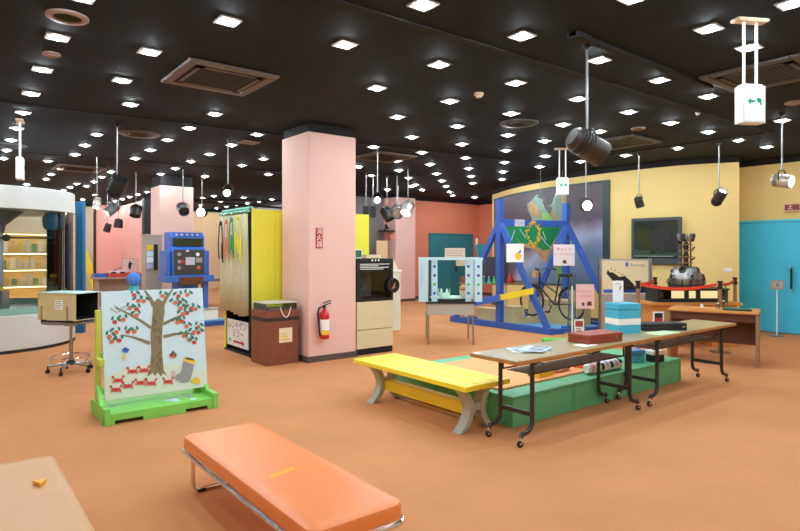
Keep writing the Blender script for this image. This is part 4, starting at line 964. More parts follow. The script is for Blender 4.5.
for k in range(6):
    a = k*PI/3; MB().prism([(-.03, 0), (.03, 0), (0, .1)], (.1*math.cos(a), .1*math.sin(a), .05), (-math.sin(a), math.cos(a), 0), Z, .008).build('point', MATS['crown_mint'], cr)
cr = thing('pot_figure', 'small tan pot with a leafy top inside the pale blue case', 'figure', Vector((fc.x, fc.y, .777))+rt*.24-fw*.1, FRONT)
MB().lathe([(.001, 0), (.055, 0), (.075, .12), (.065, .12), (.05, .02)], n=20).build('pot', mat('pot_tan', (222, 196, 160), .6), cr)
MB().ball((0, 0, .16), (.07, .06, .05)).build('head', mat('pot_orange', (212, 150, 96), .6), cr)

# ================================================================== BLUE A-FRAME WITH BICYCLE
t = thing('a_frame_rig', 'blue timber double A-frame rig with a cross beam around the bicycle', 'frame rig', (8.98, 8.08, 0))
def aframe(x, y, h, lf):
    MB().box(x-.06, x+.06, y-1.32, y+lf, .0, .12).build('ground_beam', M['blue'], t, .006)
    MB().box(x-.06, x+.06, y-.06, y+.06, .12, h).build('post', M['blue'], t, .006)
    MB().bar((x, y-1.2, .1), (x, y-.03, 2.12), .1, .1, 0, (1, 0, 0)).build('brace', M['blue'], t, .006)
    MB().bar((x, y+lf-.12, .1), (x, y+.03, 2.12), .1, .1, 0, (1, 0, 0)).build('brace', M['blue'], t, .006)
aframe(0, 0, 2.63, 1.42); aframe(1.62, -.44, 2.6, 1.1)
MB().bar((.05, -.01, 2.15), (1.57, -.43, 2.15), .1, .14).build('cross_beam', M['blue'], t, .006)
for a, b in (((.06, 1.34, .05), (1.56, .6, .05)), ((.06, -1.25, .05), (1.56, -1.72, .05))): MB().bar(a, b, .1, .1).build('side_beam', M['blue'], t, .006)
MB().prism([(.065, -1.18), (1.555, -1.63), (1.555, .53), (.065, 1.27)], (0, 0, .06), X, Y, .03).build('deck', M['lightblue'], t)
BD = Vector((1.52, -.42, 0)).normalized()
c = MB().prism([(-.12, 0), (.12, 0), (.12, .14), (-.12, .14)], (0.42, -.175, 2.08), BD, Z, .008).build('beam_label', mat('label_lilac', (206, 204, 222), .6), t)
MB().text('てんびん', .07, (.42, -.175, 2.15), BD, Z, 0, .0005).build('label_print', M['p_grey'], c)
# the see-saw bar, half blue half yellow
t2 = thing('balance_bar', 'long horizontal bar, blue on the left and yellow on the right, across the A-frame', 'bar', (8.86, 8.08, 0))
a = onX(458, 306, 8.86); m_ = onX(501, 297.5, 8.86); b = onX(533, 291, 8.86); off = Vector((8.86, 8.08, 0))
MB().bar(a-off, m_-off, .05, .14).build('blue_half', M['arcade'], t2, .004); MB().bar(m_-off, b-off, .05, .12).build('yellow_half', M['yrail'], t2, .004)
MB().tube([m_-off-X*.03, m_-off+X*.1], .03, 12).build('pivot', M['steel'], t2)
# bicycle
bk = thing('bicycle', 'dark blue city bicycle mounted inside the blue A-frame', 'bicycle', (9.7, 6.86, .2), PI/2-.05)
def wheel(x, name):
    w = MB().tube([(x+.31*math.cos(a*PI/16), 0, .33+.31*math.sin(a*PI/16)) for a in range(32)], .02, 8, 0, True)
    o = w.build('wheel', M['rubber'], bk)
    MB().tube([(x+.285*math.cos(a*PI/16), 0, .33+.285*math.sin(a*PI/16)) for a in range(32)], .009, 6, 0, True).build('rim', M['steel'], o)
    s = MB()
    for k in range(16):
        a = k*PI/8; s.tube([(x, .02*(1 if k % 2 else -1), .33), (x+.28*math.cos(a), 0, .33+.28*math.sin(a))], .0022, 4)
    s.build('spokes', M['steel'], o); MB().lathe([(.02, -.04), (.02, .04)], (x, 0, .33), Y, 10).build('hub', M['steel'], o)
wheel(0, 'rear'); wheel(1.02, 'front')
nb = mat('bicycle_navy', (40, 44, 66), .35, .3)
f = MB()
for a, b, r in (((0, 0, .33), (.42, 0, .29), .012), ((0, 0, .33), (.33, 0, .72), .01), ((.42, 0, .29), (.3, 0, .84), .016), ((.42, 0, .29), (.84, 0, .66), .018), ((.36, 0, .52), (.83, 0, .76), .015), ((.83, 0, .62), (.8, 0, .92), .018)): f.tube([a, b], r, 8)
f.build('frame', nb, bk)
MB().tube([(.83, .04, .62), (.9, .05, .45), (1.02, .05, .33)], .011, 8).tube([(.83, -.04, .62), (.9, -.05, .45), (1.02, -.05, .33)], .011, 8).build('fork', nb, bk)
MB().tube([(.8, 0, .9), (.79, 0, .98), (.79, .0, 1.0)], .012, 8).tube([(.6, .27, .98), (.72, .24, 1.02), (.79, .08, 1.0), (.79, -.08, 1.0), (.72, -.24, 1.02), (.6, -.27, .98)], .011, 8).build('handlebar', M['chrome'], bk)
MB().tube([(.6, .27, .98), (.7, .255, 1.01)], .017, 8).build('grip', M['rubber'], bk); MB().tube([(.6, -.27, .98), (.7, -.255, 1.01)], .017, 8).build('grip', M['rubber'], bk)
MB().prism([(-.13, 0), (.13, -.0), (.1, .06), (-.12, .07)], (.28, -.08, .85), X, Z, -.16).build('saddle', M['black'], bk, .02)
MB().lathe([(.09, -.012), (.095, 0), (.09, .012)], (.42, .05, .29), Y, 20).tube([(.42, .07, .29), (.5, .08, .15)], .01, 6).tube([(.42, -.07, .29), (.34, -.08, .43)], .01, 6).box(.46, .54, .08, .16, .13, .16).box(.3, .38, -.16, -.08, .42, .45).build('crank_set', M['darkmetal'], bk)
MB().lathe([(.06, 0), (.08, .14), (.001, .14)], (.92, 0, .82), Z, 14).build('lamp', mat('lamp_tan', (206, 170, 110), .4), bk)
MB().tube([(.345*math.cos(a), 0, .33+.345*math.sin(a)) for a in (.4, .8, 1.2, 1.6, 2.0, 2.4, 2.8)], .022, 6).build('rear_mudguard', nb, bk)
MB().tube([(1.02+.345*math.cos(a), 0, .33+.345*math.sin(a)) for a in (.3, .7, 1.1, 1.5, 1.9, 2.3)], .022, 6).build('front_mudguard', nb, bk)
MB().box(-.05, .05, -.25, .25, -.138, -.09).tube([(0, -.12, -.12), (0, -.06, .33)], .014, 6).tube([(0, .12, -.12), (0, .06, .33)], .014, 6).build('rear_stand', M['blue'], bk)
MB().box(.97, 1.07, -.2, .2, -.138, .0).build('front_block', M['plywood'], bk)
# blue pole
pl_a = onX(541, 283, 9.55); pl_b = onX(563, 236, 9.55)
def plinth(x0, x1, y0, y1, z0, z1, label, name='plywood_plinth'):
    t = thing(name, label, 'plinth', (x0, y0, z0))
    MB().box(0, x1-x0, 0, y1-y0, z1-z0-.02, z1-z0).build('top', M['plywood'], t); MB().box(.01, x1-x0-.01, .01, y1-y0-.01, 0, z1-z0-.02).build('carcass', M['plywood'], t)
plinth(10.0, 10.5, 6.95, 8.2, .062, .55, 'plywood plinth standing behind the bicycle wheels')
plinth(9.2, 9.5, 8.35, 8.95, .062, .34, 'low plywood box at the left behind the A-frame post')
plinth(9.3, 9.62, 7.95, 8.3, .062, .42, 'small plywood box in front of the bicycle front wheel')
c_ = onX(531, 312, 9.29)
pt = thing('rope_pole', 'blue slanted pole rising over the bicycle handlebar', 'pole', (0, 0, 0))
MB().bar(onX(540, 286, 9.85), onX(566, 226, 10.3), .09, .09).build('pole', M['blue'], pt, .006)
MB().tube([onX(540, 286, 9.85)-Z*.3, onX(540, 286, 9.85)], .02, 8).build('foot_pin', M['steel'], pt)
# hanging relief map
MA = D(503, HOR, 12.8); MBv = D(567, HOR, 13.05); mr = (MBv-MA).normalized(); mr.z = 0; mn = mr.cross(Z)
def mp(x, y):                        # photo measure -> the map's own vertical plane
    k = (x-400)/FPX; ray = Vector((CA+k*SA, SA-k*CA, 0)); d = MA.dot(mn)/ray.dot(mn); p = D(x, y, d)
    return ((p-MA).dot(mr), p.z)
t = thing('relief_map', 'large hanging relief map with grey-green uplands and a green basin', 'relief map', (MA.x, MA.y, 0))
def mpiece(pts, off, th, m, nm): MB().prism([mp(*p) for p in pts], mn*off, mr, Z, th).build(nm, m, t)
mt, mst = mat('map_tan', (206, 164, 110), .7, 0, .15, 6), mat('map_stone', (110, 112, 106), .8, 0, .2, 8)
mpiece([(528, 204), (533, 200), (537, 195), (541, 194), (545, 197), (547, 202), (549, 205), (553, 204), (555, 198), (557, 193), (560, 192), (566, 194), (567, 203), (565, 224), (548, 224), (540, 224), (533, 219), (529, 210)], 0, .06, mat('map_grey_green', (150, 172, 158), .7, 0, .25, 3), 'upland')
mpiece([(529, 204), (533, 202), (537, 208), (540, 216), (535, 217), (530, 211)], .02, .03, mt, 'tan_coast')
mpiece([(547, 203), (552, 210), (558, 219), (556, 221), (549, 212), (545, 206)], .02, .03, mt, 'tan_ridge')
mpiece([(541, 212), (548, 214), (554, 221), (542, 221)], .015, .03, mat('map_lime', (150, 196, 110), .7), 'lowland')
mpiece([(545, 199), (549, 206), (552, 208), (550, 214), (545, 208), (543, 202)], .03, .04, mst, 'ridge')
mpiece([(540, 194), (545, 197), (548, 203), (546, 204), (543, 199), (537, 197)], .025, .04, mst, 'ridge')
mpiece([(562, 196), (565, 196), (564, 204), (562, 205)], .02, .03, mt, 'tan_patch')
mpiece([(503, 224), (520, 222), (556, 222), (560, 230), (556, 244), (551, 253), (545, 257), (538, 250), (534, 246), (522, 247), (511, 246), (505, 240)], -.02, .05, mat('map_green', (26, 146, 84), .6, 0, .1, 5), 'green_basin')
mpiece([(511, 246), (518, 243), (527, 244), (536, 246), (543, 251), (550, 249), (554, 241), (558, 236), (559, 238), (555, 247), (550, 254), (546, 262), (543, 262), (541, 257), (535, 250), (526, 247), (517, 247)], .03, .05, mt, 'tan_rim')
mpiece([(556, 266), (562, 266), (562, 280), (557, 280)], 0, .04, MATS['map_lime'], 'lower_flap')
mpiece([(559, 222), (563, 222), (561, 268), (557, 268)], -.03, .02, MATS['map_grey_green'], 'hanging_strip')
for pts in ([(509, 246), (513, 236), (515, 230)], [(541, 236), (546, 243), (551, 248)], [(520, 229), (526, 238)], [(543, 231), (546, 240)]):
    MB().tube([mr*mp(*p)[0]+Z*mp(*p)[1]+mn*-.015 for p in pts], .009, 5).build('white_line', M['p_sky'], t)
for px_, py_ in ((541, 196), (563, 194)):
    q = mp(px_, py_); MB().tube([mr*q[0]+Z*q[1]-mn*.03, mr*q[0]+Z*CEIL-mn*.03], .005, 5).build('hanging_wire', M['steel'], t)
g = thing('flower_garland', 'yellow flower garland hanging from the middle of the blue beam', 'garland', D(532.5, 224, 11.95))
c = MB(); v = MB()
for k in range(130):
    a = random.random()*2*PI; rr = random.uniform(.75, 1.15)
    p = rt*(.13*rr*math.cos(a)+.02)+Z*(-.2+.24*rr*math.sin(a))+fw*random.uniform(-.05, .05)
    (c if k % 4 else v).ball(p, random.uniform(.012, .026), k % 2, 6)
c.build('blossoms', [M['p_yellow'], mat('blossom_gold', (214, 178, 40), .6)], g); v.build('leaf_sprigs', [M['p_green'], mat('leaf_olive', (120, 130, 40), .6)], g)
MB().tube([Z*.02, Z*.14], .006, 5).build('hook', M['steel'], g)
# signs on the rig
def hung_sign(px, py, d, w, h, label, m, deco):
    t = thing('hanging_sign', label, 'sign', D(px, py, d), FRONT, 'signs on the blue rig')
    MB().box(-w/2, w/2, -.004, .004, -h/2, h/2).build('card', m, t)
    for s_ in (-1, 1): MB().tube([(s_*w*.4, .0, h/2), (s_*w*.1, 0.02, h/2+.1)], .003, 5).build('string', M['steel'], t)
    c = MB(); deco(c, w, h); c.build('print', [M['signred'], M['p_brown'], M['p_yellow'], M['p_blue']], t)
def d1(c, w, h):
    c.prism([(.02, -.12), (.09, -.14), (.13, -.04), (.06, .03), (.0, -.03)], (0, -.0055, 0), X, Z, .001, 2); c.prism([(.05, -.02), (.12, .02), (.1, .07)], (0, -.0057, 0), X, Z, .001, 3)
def d2(c, w, h):
    c.text('ゆっくり', .075, (0, -.0045, .11), X, Z, 0); c.text('こいでください', .058, (0, -.0045, .01), X, Z, 0); c.prism([(-.03, -.16), (.05, -.17), (.04, -.1), (-.02, -.1)], (0, -.006, 0), X, Z, .001, 1)
def d3(c, w, h):
    c.text('さわらないで', .05, (-.02, -.0045, .08), X, Z, 0); c.text('ください', .06, (.02, -.0045, -.01), X, Z, 0); c.prism([(-.02, -.17), (.12, -.16), (.1, -.07), (.0, -.06)], (0, -.006, 0), X, Z, .001, 1)
hung_sign(515, 253, 11.05, .33, .35, 'white sign with a yellow picture hanging on the front A-frame brace', M['paper'], d1)
hung_sign(564, 255, 11.3, .41, .41, 'white sign with red writing hanging right of the garland', mat('sign_pale_pink', (240, 226, 226), .6), d2)
t = thing('pink_notice_stand', 'pink notice with red writing on a thin stand beside the bicycle', 'sign', Vector((D(585, HOR, 10.3).x, D(585, HOR, 10.3).y, 0)), FRONT)
MB().box(-.16, .16, -.006, .006, .55, .98).build('card', mat('sign_pink', (240, 196, 190), .6), t); MB().tube([(0, .02, .01), (0, .02, .7)], .012, 8).build('pole', M['steel'], t); MB().lathe([(.14, 0), (.14, .015), (.001, .02)], n=20).build('base', M['steel'], t)
c = MB().text('さわらないで', .045, (-.01, -.0065, .85), X, Z, 0).text('ください', .055, (.02, -.0065, .77), X, Z, 0).prism([(-.06, .6), (-.01, .6), (-.01, .65), (-.06, .66)], (0, -.008, 0), X, Z, .001, 1).prism([(.03, .6), (.12, .6), (.11, .68), (.04, .67)], (0, -.008, 0), X, Z, .001, 1)
c.build('print', [M['signred'], M['p_brown']], t)
# work table, dark box and basket behind the rig
TC = D(500, HOR, 14.05)
t = thing('long_table', 'long brown table with toys behind the blue A-frame', 'table', (TC.x, TC.y, 0), FRONT)
MB().box(-.95, .85, -.3, .3, .77, .81).build('table_top', mat('table_brown', (150, 116, 76), .5), t)
for q in (-.85, .1, .78): MB().box(q-.03, q+.03, -.27, -.21, 0, .77).box(q-.03, q+.03, .21, .27, 0, .77).box(q-.03, q+.03, -.21, .21, .1, .15).build('leg_frame', M['plywood'], t)
def ontable(lx, ly, z=.811): return Vector((TC.x, TC.y, z))+rt*lx+fw*ly
t = thing('dark_case', 'dark grey box screen standing at the back of the long brown table', 'case', ontable(-.2, .12), FRONT)
MB().box(-.55, .4, -.12, .12, 0, .62).build('body', M['darkgrey'], t, .01); MB().box(-.5, .35, -.13, -.12, .06, .56).build('front_panel', mat('panel_plum', (70, 62, 74), .5), t)
t = thing('teal_basket', 'teal flared basket with cream candles on the dark grey box', 'basket', ontable(-.4, .12, 1.432), FRONT)
f = MB(); f.add([(sx*a, sy*a, z_) for a, z_ in ((.11, 0), (.19, .3), (.175, .3), (.1, .02)) for sx, sy in ((-1, -1), (1, -1), (1, 1), (-1, 1))], [(k*4+j, k*4+(j+1) % 4, (k+1)*4+(j+1) % 4, (k+1)*4+j) for k in range(3) for j in range(4)]+[(12, 13, 14, 15), (3, 2, 1, 0)])
f.build('basket_body', M['tealdark'], t)
for sx in (-1, 1):
    MB().lathe([(.03, .28), (.03, .44), (.001, .45)], (sx*.16, -.12, 0), Z, 12).build('candle', M['offwhite'], t)
for k, (lx, r, m) in enumerate(((-.53, .05, 'p_lgreen'), (-.41, .055, 'p_green'), (-.29, .05, 'p_teal'), (-.17, .05, 'p_lgreen'))):
    t = thing('cone_toy', ('first', 'second', 'third', 'fourth')[k]+' from the left in the row of green cone toys on the long brown table', 'toy', ontable(lx, -.16), 0, 'green cone toys on the long brown table')
    MB().lathe([(r, 0), (r*.9, .02), (.008, .13+.4*r)], n=16).build('cone', M[m], t); MB().ball((0, 0, .13+.4*r), .014).build('tip', M['p_white'], t)
t = thing('red_bird_toy', 'red bird-like toy on the long brown table', 'toy', ontable(.22, -.16))
MB().lathe([(.001, 0), (.09, .0), (.1, .06), (.05, .16), (.035, .2), (.001, .24)], n=16).build('body', M['signred'], t); MB().lathe([(.02, 0), (.001, .05)], (0, 0, .2), -fw, 8).build('beak', M['p_black'], t)
t = thing('small_carton_box', 'brown card box standing on the long brown table behind the pale blue case', 'box', ontable(-.81, -.16))
MB().box(-.12, .12, -.1, .1, 0, .16).build('body', M['brown'], t); MB().box(-.1, .1, -.105, -.1, .04, .14).build('label', M['offwhite'], t)
# green foam block by the rig
t = thing('green_plank', 'bright green plank on the floor in front of the rig', 'plank', (8.25, 6.0, 0), FRONT)
MB().box(-.35, .35, -.1, .1, .03, .09).build('board', M['p_lgreen'], t, .01); MB().box(-.3, -.22, -.1, .1, 0, .03).box(.22, .3, -.1, .1, 0, .03).build('skid', M['p_green'], t)

# ================================================================== MURAL, SCREEN, WALL LABEL
def mural_mat():
    m = bpy.data.materials.new('earth_mural'); m.use_nodes = True; nt = m.node_tree; b = nt.nodes['Principled BSDF']; b.inputs['Roughness'].default_value = .45
    N = nt.nodes.new; L = nt.links.new
    tc = N('ShaderNodeTexCoord'); sub = N('ShaderNodeVectorMath'); sub.operation = 'DISTANCE'; sub.inputs[1].default_value = (10.9, 7.6, -1.7)
    L(tc.outputs['Object'], sub.inputs[0])
    n = N('ShaderNodeTexNoise'); n.inputs['Scale'].default_value = 1.6; n.inputs['Detail'].default_value = 8; L(tc.outputs['Object'], n.inputs['Vector'])
    mr = N('ShaderNodeMapRange'); mr.inputs['To Min'].default_value = -.25; mr.inputs['To Max'].default_value = .25; L(n.outputs['Fac'], mr.inputs['Value'])
    ad = N('ShaderNodeMath'); L(sub.outputs['Value'], ad.inputs[0]); L(mr.outputs[0], ad.inputs[1])
    rm = N('ShaderNodeMapRange'); rm.inputs['From Min'].default_value = 2.4; rm.inputs['From Max'].default_value = 5.2; L(ad.outputs[0], rm.inputs['Value'])
    cr = N('ShaderNodeValToRGB'); L(rm.outputs[0], cr.inputs[0])
    e = cr.color_ramp.elements
    e[0].position = 0; e[0].color = rgb(92, 112, 138); e[1].position = 1; e[1].color = rgb(84, 72, 80)
    for p_, c_ in ((.18, (110, 132, 164)), (.34, (126, 144, 176)), (.44, (168, 176, 200)), (.5, (150, 140, 160)), (.58, (96, 82, 94)), (.75, (84, 70, 80))):
        q = e.new(p_); q.color = rgb(*c_)
    v = N('ShaderNodeTexVoronoi'); v.inputs['Scale'].default_value = 7; L(tc.outputs['Object'], v.inputs['Vector'])
    lt = N('ShaderNodeMath'); lt.operation = 'LESS_THAN'; lt.inputs[1].default_value = .07; L(v.outputs['Distance'], lt.inputs[0])
    ml = N('ShaderNodeMath'); ml.operation = 'MULTIPLY'; ml.inputs[1].default_value = .5; L(lt.outputs[0], ml.inputs[0])
    mx = N('ShaderNodeMix'); mx.data_type = 'RGBA'; L(ml.outputs[0], mx.inputs['Factor']); L(cr.outputs[0], mx.inputs['A']); mx.inputs['B'].default_value = rgb(210, 205, 215)
    L(mx.outputs['Result'], b.inputs['Base Color']); return m
seg = [p for p in PS if 7.0 <= p.y <= 11.75]
def curved(seg, z0, z1, off, th):
    vs = []; fs = []; k = len(seg)
    for i, p in enumerate(seg):
        tn = (seg[min(i+1, k-1)]-seg[max(i-1, 0)]).normalized(); n = tn.cross(Z); n = -n if n.x > 0 else n
        for o_ in (off, off+th):
            for z_ in (z0, z1): vs.append(p+n*o_+Z*z_)
    for i in range(k-1):
        a, b = i*4, i*4+4
        fs += [(a+2, b+2, b+3, a+3), (a, a+1, b+1, b), (a+1, a+3, b+3, b+1), (a, b, b+2, a+2)]
    fs += [(0, 2, 3, 1), ((k-1)*4, (k-1)*4+1, (k-1)*4+3, (k-1)*4+2)]
    return MB().add(vs, fs, 0, False)
mu = thing('space_mural', 'curved wall picture of the Earth seen from space behind the blue rig', 'mural')
curved(seg, .78, 3.08, .003, .012).build('picture', mural_mat(), mu)
fd = mat('mural_frame_green', (52, 68, 66), .5)
curved(seg[-2:], .76, 3.1, .016, .02).build('frame_side', fd, mu); curved(seg, 3.05, 3.1, .016, .012).build('frame_top', fd, mu); curved(seg, .76, .8, .016, .012).build('frame_bottom', fd, mu)
pt_, tn = part_at(5.99)
nrm = Vector((-abs(tn.y), tn.x if tn.y < 0 else -tn.x, 0)).normalized()
rz = math.atan2(tn.y, tn.x)
tv = thing('wall_screen', 'large dark flat screen mounted on the yellow curved wall', 'screen', (pt_.x-.045, pt_.y, 0), rz)
W2, z0, z1 = .495, 1.3, 2.24
MB().box(-W2, W2, -.03, .03, z0, z1).build('bezel', mat('bezel_grey_green', (62, 72, 74), .4), tv, .008)
MB().box(-W2+.06, W2-.06, -.034, -.03, z0+.12, z1-.06).build('screen_glass', M['screen'], tv)
c = MB(); Sc = lambda pts, mi: c.prism(pts, (0, -.036, 0), X, Z, .001, mi)
Sc([(-.1, 1.5), (-.04, 1.75), (-.12, 1.85), (-.02, 2.0), (.12, 2.05), (.25, 1.95), (.3, 1.82), (.2, 1.78), (.14, 1.7), (.2, 1.52), (.1, 1.52), (.06, 1.68), (0, 1.55)], 0)
Sc([(-.45, 1.47), (.45, 1.47), (.45, 1.53), (-.45, 1.6)], 1)
for k in range(26): Sc([(-.42+.03*k, 1.462), (-.4+.03*k, 1.462), (-.4+.03*k, 1.472), (-.42+.03*k, 1.472)], 2)
c.build('dark_picture', [M['p_black'], mat('screen_dark_green', (40, 70, 50), .3), M['paper']], tv)
MB().box(-.3, .3, .03, .05, 1.5, 2.1).build('wall_mount', M['black'], tv)
pt_, tn = part_at(4.82)
tag(MB().box(-.07, .07, -.012, .0, -.03, .03).build('wall_label', M['paper'], None, .002), 'small white label on the yellow wall just left of the teal door', 'label')
wl = bpy.data.objects['wall_label']; wl.location = (pt_.x-.004, pt_.y, 1.55-18/FPX*11); wl.rotation_euler = (0, 0, math.atan2(tn.y, tn.x))
pt_, tn = part_at(4.75)
# projector poster board
bp = D(625, HOR, 10.8)
t = thing('poster_board', 'grey free-standing board with a cream poster of a dark machine', 'poster board', (bp.x, bp.y, 0), FRONT)
t.scale = (1.13, 1, 1)
MB().box(-.41, .41, -.02, .02, .05, 1.42).build('panel', M['metalgrey'], t, .004)
for s_ in (-1, 1):
    MB().box(s_*.415-.015, s_*.415+.015, -.03, .03, 0, 1.43).build('upright', M['steel'], t); MB().box(s_*.415-.015, s_*.415+.015, -.2, .2, 0, .04).build('foot', M['steel'], t)
po_ = MB().prism([(-.38, .77), (.37, .77), (.37, 1.39), (-.38, 1.39)], (0, -.022, 0), X, Z, .002).build('poster', mat('poster_cream', (240, 222, 178), .5), t)
c = MB(); P_ = lambda pts, mi: c.prism([(x, .77+(z-.88)*1.17) for x, z in pts], (0, -.0235, 0), X, Z, .001, mi)
P_([(-.36, .9), (.35, .9), (.35, .955), (-.36, .955)], 1); P_([(.0, 1.32), (.045, 1.32), (.045, 1.385), (.0, 1.385)], 1)
for k in range(5):
    P_([(-.25+.06*k, 1.28-.03*k), (-.22+.06*k, 1.28-.03*k), (-.22+.06*k, 1.29-.03*k), (-.25+.06*k, 1.29-.03*k)], 0)
c.text('Racings', .085, (.2, -.0235, 1.31), X, Z, 3)
P_([(-.31, 1.2), (-.29, 1.27), (-.26, 1.22), (-.22, 1.23), (-.17, 1.2), (-.1, 1.15), (-.02, 1.17), (.05, 1.12), (.12, 1.05), (.2, .92), (-.05, .92), (-.06, 1.08), (-.14, 1.1), (-.2, 1.08), (-.25, 1.14)], 2)
P_([(.24, .91), (.34, .91), (.34, 1.0), (.26, 1.01)], 2)
for k in range(9): P_([(-.02+.024*k, .98+.01*(k % 3)), (.0+.024*k, 1.0), (-.005+.024*k, 1.04-.01*(k % 2))], 0)
c.build('poster_print', [M['p_brown'], M['p_blue'], M['p_black'], M['p_grey']], po_)

# ================================================================== RIGHT: desks, projector, belts, door sign
a, b = G(667, 308.5, .74), G(759, 313, .74); rz = math.atan2((b-a).y, (b-a).x); L_ = (b-a).length
t = thing('office_desk', 'orange-brown office desk with one silver leg at its front corner', 'desk', (a.x, a.y, 0), rz)
MB().box(0, L_, 0, .72, .712, .736).build('desk_top', M['wood'], t, .003); MB().box(-.003, L_+.003, -.003, .723, .7, .712).build('edge_band', M['darkwood'], t)
MB().box(L_-.03, L_-.005, .03, .7, .02, .7).build('side_panel', M['woodpanel'], t); MB().box(.01, .05, .03, .7, .02, .7).build('side_panel', M['woodpanel'], t)
MB().box(.05, L_-.03, .42, .44, .25, .7).build('modesty_panel', M['darkwood'], t); MB().box(.05, L_-.03, .04, .4, .6, .7).build('drawer_box', M['darkwood'], t)
for x in (.02, L_-.02): MB().box(x-.018, x+.018, -.0, .03, 0, .7).build('leg', M['steel'], t)
dz = lambda lx, ly, z=.737: Vector((a.x, a.y, z))+Matrix.Rotation(rz, 3, 'Z') @ Vector((lx, ly, 0))
t = thing('circuit_board_tray', 'dark green tray of electronic parts on the orange-brown desk', 'tray', dz(.86, .3), rz)
MB().box(-.17, .17, -.1, .1, 0, .015).build('tray', M['black'], t); MB().box(-.15, .15, -.08, .08, .015, .03).build('board', M['p_green'], t)
for k, (lx, ly, h, label) in enumerate(((.62, .3, .09, 'short glass jar on the desk, left of the parts tray'), (.68, .42, .12, 'taller glass jar on the desk, at the back of the parts tray'), (.4, .45, .05, 'small white cup at the left on the orange-brown desk'))):
    t = thing('specimen_jar', label, 'jar', dz(lx, ly), 0, 'small jars on the orange-brown desk')
    MB().lathe([(.001, 0), (.022, 0), (.022, h*.8), (.014, h*.9)], n=14).build('jar', M['acrylic'] if k < 2 else M['paper'], t); MB().lathe([(.016, h*.88), (.016, h), (.001, h)], n=14).build('lid', M['white'], t)
t = thing('green_bottle', 'slim green-topped bottle standing on the orange-brown desk', 'bottle', dz(.7, .5))
MB().lathe([(.001, 0), (.03, 0), (.03, .2), (.012, .25), (.012, .28)], n=16).build('bottle', M['acrylic'], t); MB().lathe([(.012, .27), (.006, .36), (.001, .36)], n=10).build('green_tip', M['p_green'], t)
tag(MB().box(-.2, .2, -.14, .14, 0, .008).build('wooden_tray_sheet', M['wood']), 'flat wooden sheet lying on the orange-brown desk', 'sheet')
wo = bpy.data.objects['wooden_tray_sheet']; wo.location = dz(.45, .25); wo.rotation_euler = (0, 0, rz+.2)
# projector table
c0 = D(686, HOR, 9.75)
t = thing('exhibit_table', 'long wooden table under the black case with the spherical projector', 'table', (c0.x, c0.y, 0), FRONT)
MB().box(-.72, .78, -.3, .34, .68, .725).build('table_top', M['wood'], t, .004); MB().box(-.62, -.2, -.26, .3, .0, .68).box(.3, .7, -.26, .3, 0, .68).build('cupboard', M['wood'], t); MB().box(-.2, .3, .2, .24, .1, .68).build('back_panel', M['woodpanel'], t)
t = thing('black_display_case', 'low black case with three lit windows under the spherical projector', 'display case', (c0.x, c0.y, .726), FRONT)
f = MB().box(-.58, .58, -.22, .24, 0, .05).box(-.6, .6, -.24, .26, .2, .225).box(-.58, .58, .2, .24, .05, .2).box(-.58, -.53, -.22, .2, .05, .2).box(.53, .58, -.22, .2, .05, .2).box(-.12, -.06, -.22, .2, .05, .2).box(.07, .13, -.22, .2, .05, .2)
f.build('case_body', M['black'], t)
for x0, x1 in ((-.33, -.13), (-.05, .06), (.14, .42)): MB().box(x0, x1, -.2, -.18, .065, .185).build('lit_panel', glow('lit_panel_warm', (255, 232, 170), .45), t)
MB().box(-.52, -.38, .0, .16, .05, .16).build('brown_block', M['brown'], t)
sp = thing('star_projector', 'silver spherical star projector with a tower of rods on the black case', 'projector', Vector((c0.x, c0.y, .952)), FRONT); sp.scale = (.92, .92, 1.02)
gm = mat('projector_silver', (150, 146, 142), .28, .85, .12, 10); bk_ = M['darkmetal']
MB().lathe([(.3, 0), (.3, .05), (.26, .07), (.22, .07)], n=32).build('base_ring', bk_, sp)
MB().lathe([(.27, .06), (.285, .13), (.265, .22), (.21, .3), (.13, .35), (.09, .36)], n=32).build('globe', gm, sp)
for k in range(10):
    az = k*2*PI/10+.2; el = .25 if k % 2 else .75
    n_ = Vector((math.cos(az)*math.cos(el), math.sin(az)*math.cos(el), math.sin(el))); c_ = Vector((0, 0, .1))+n_*.262
    MB().lathe([(.06, 0), (.06, .045), (.045, .055), (.04, .03)], c_, n_, 16).build('lens_barrel', gm if k % 3 else bk_, sp); MB().lathe([(.042, .035), (.001, .03)], c_, n_, 14).build('lens', DL, sp)
for k in range(14):
    az = k*2*PI/14; MB().tube([(.27*math.cos(az), .27*math.sin(az), .04), (.32*math.cos(az), .32*math.sin(az), .09), (.29*math.cos(az), .29*math.sin(az), .15)], .011, 6).build('clamp', bk_, sp)
for k in range(6):
    az = k*PI/3; MB().tube([(.09*math.cos(az), .09*math.sin(az), .34), (.085*math.cos(az), .085*math.sin(az), .78)], .011, 8).build('tower_rod', bk_, sp)
for z_, r in ((.4, .12), (.5, .12), (.6, .13), (.7, .115)): MB().lathe([(r-.04, 0), (r, 0), (r, .018), (r-.04, .018), (r-.04, 0)], (0, 0, z_), Z, 24).build('tower_ring', mat('projector_brass', (150, 120, 80), .35, .7), sp)
MB().lathe([(.001, .36), (.05, .36), (.04, .45), (.055, .52), (.03, .6), (.05, .66), (.045, .74), (.001, .76)], n=16).build('core', bk_, sp)
for k in range(7):
    az = k*2*PI/7+.3; MB().lathe([(.001, 0), (.03, 0), (.036, .1), (.02, .13), (.001, .13)], (.1*math.cos(az), .1*math.sin(az), .76), Vector((.25*math.cos(az), .25*math.sin(az), 1)), 12).build('top_lens', gm if k % 2 else bk_, sp)
MB().tube([(-.1, 0, .72), (-.17, -.02, .78), (-.16, -.02, .7)], .02, 8).build('side_arm', bk_, sp)
for q in (.45, .62): MB().tube([(.1, 0, q), (.16, 0, q+.045)], .014, 8).build('side_arm', bk_, sp)
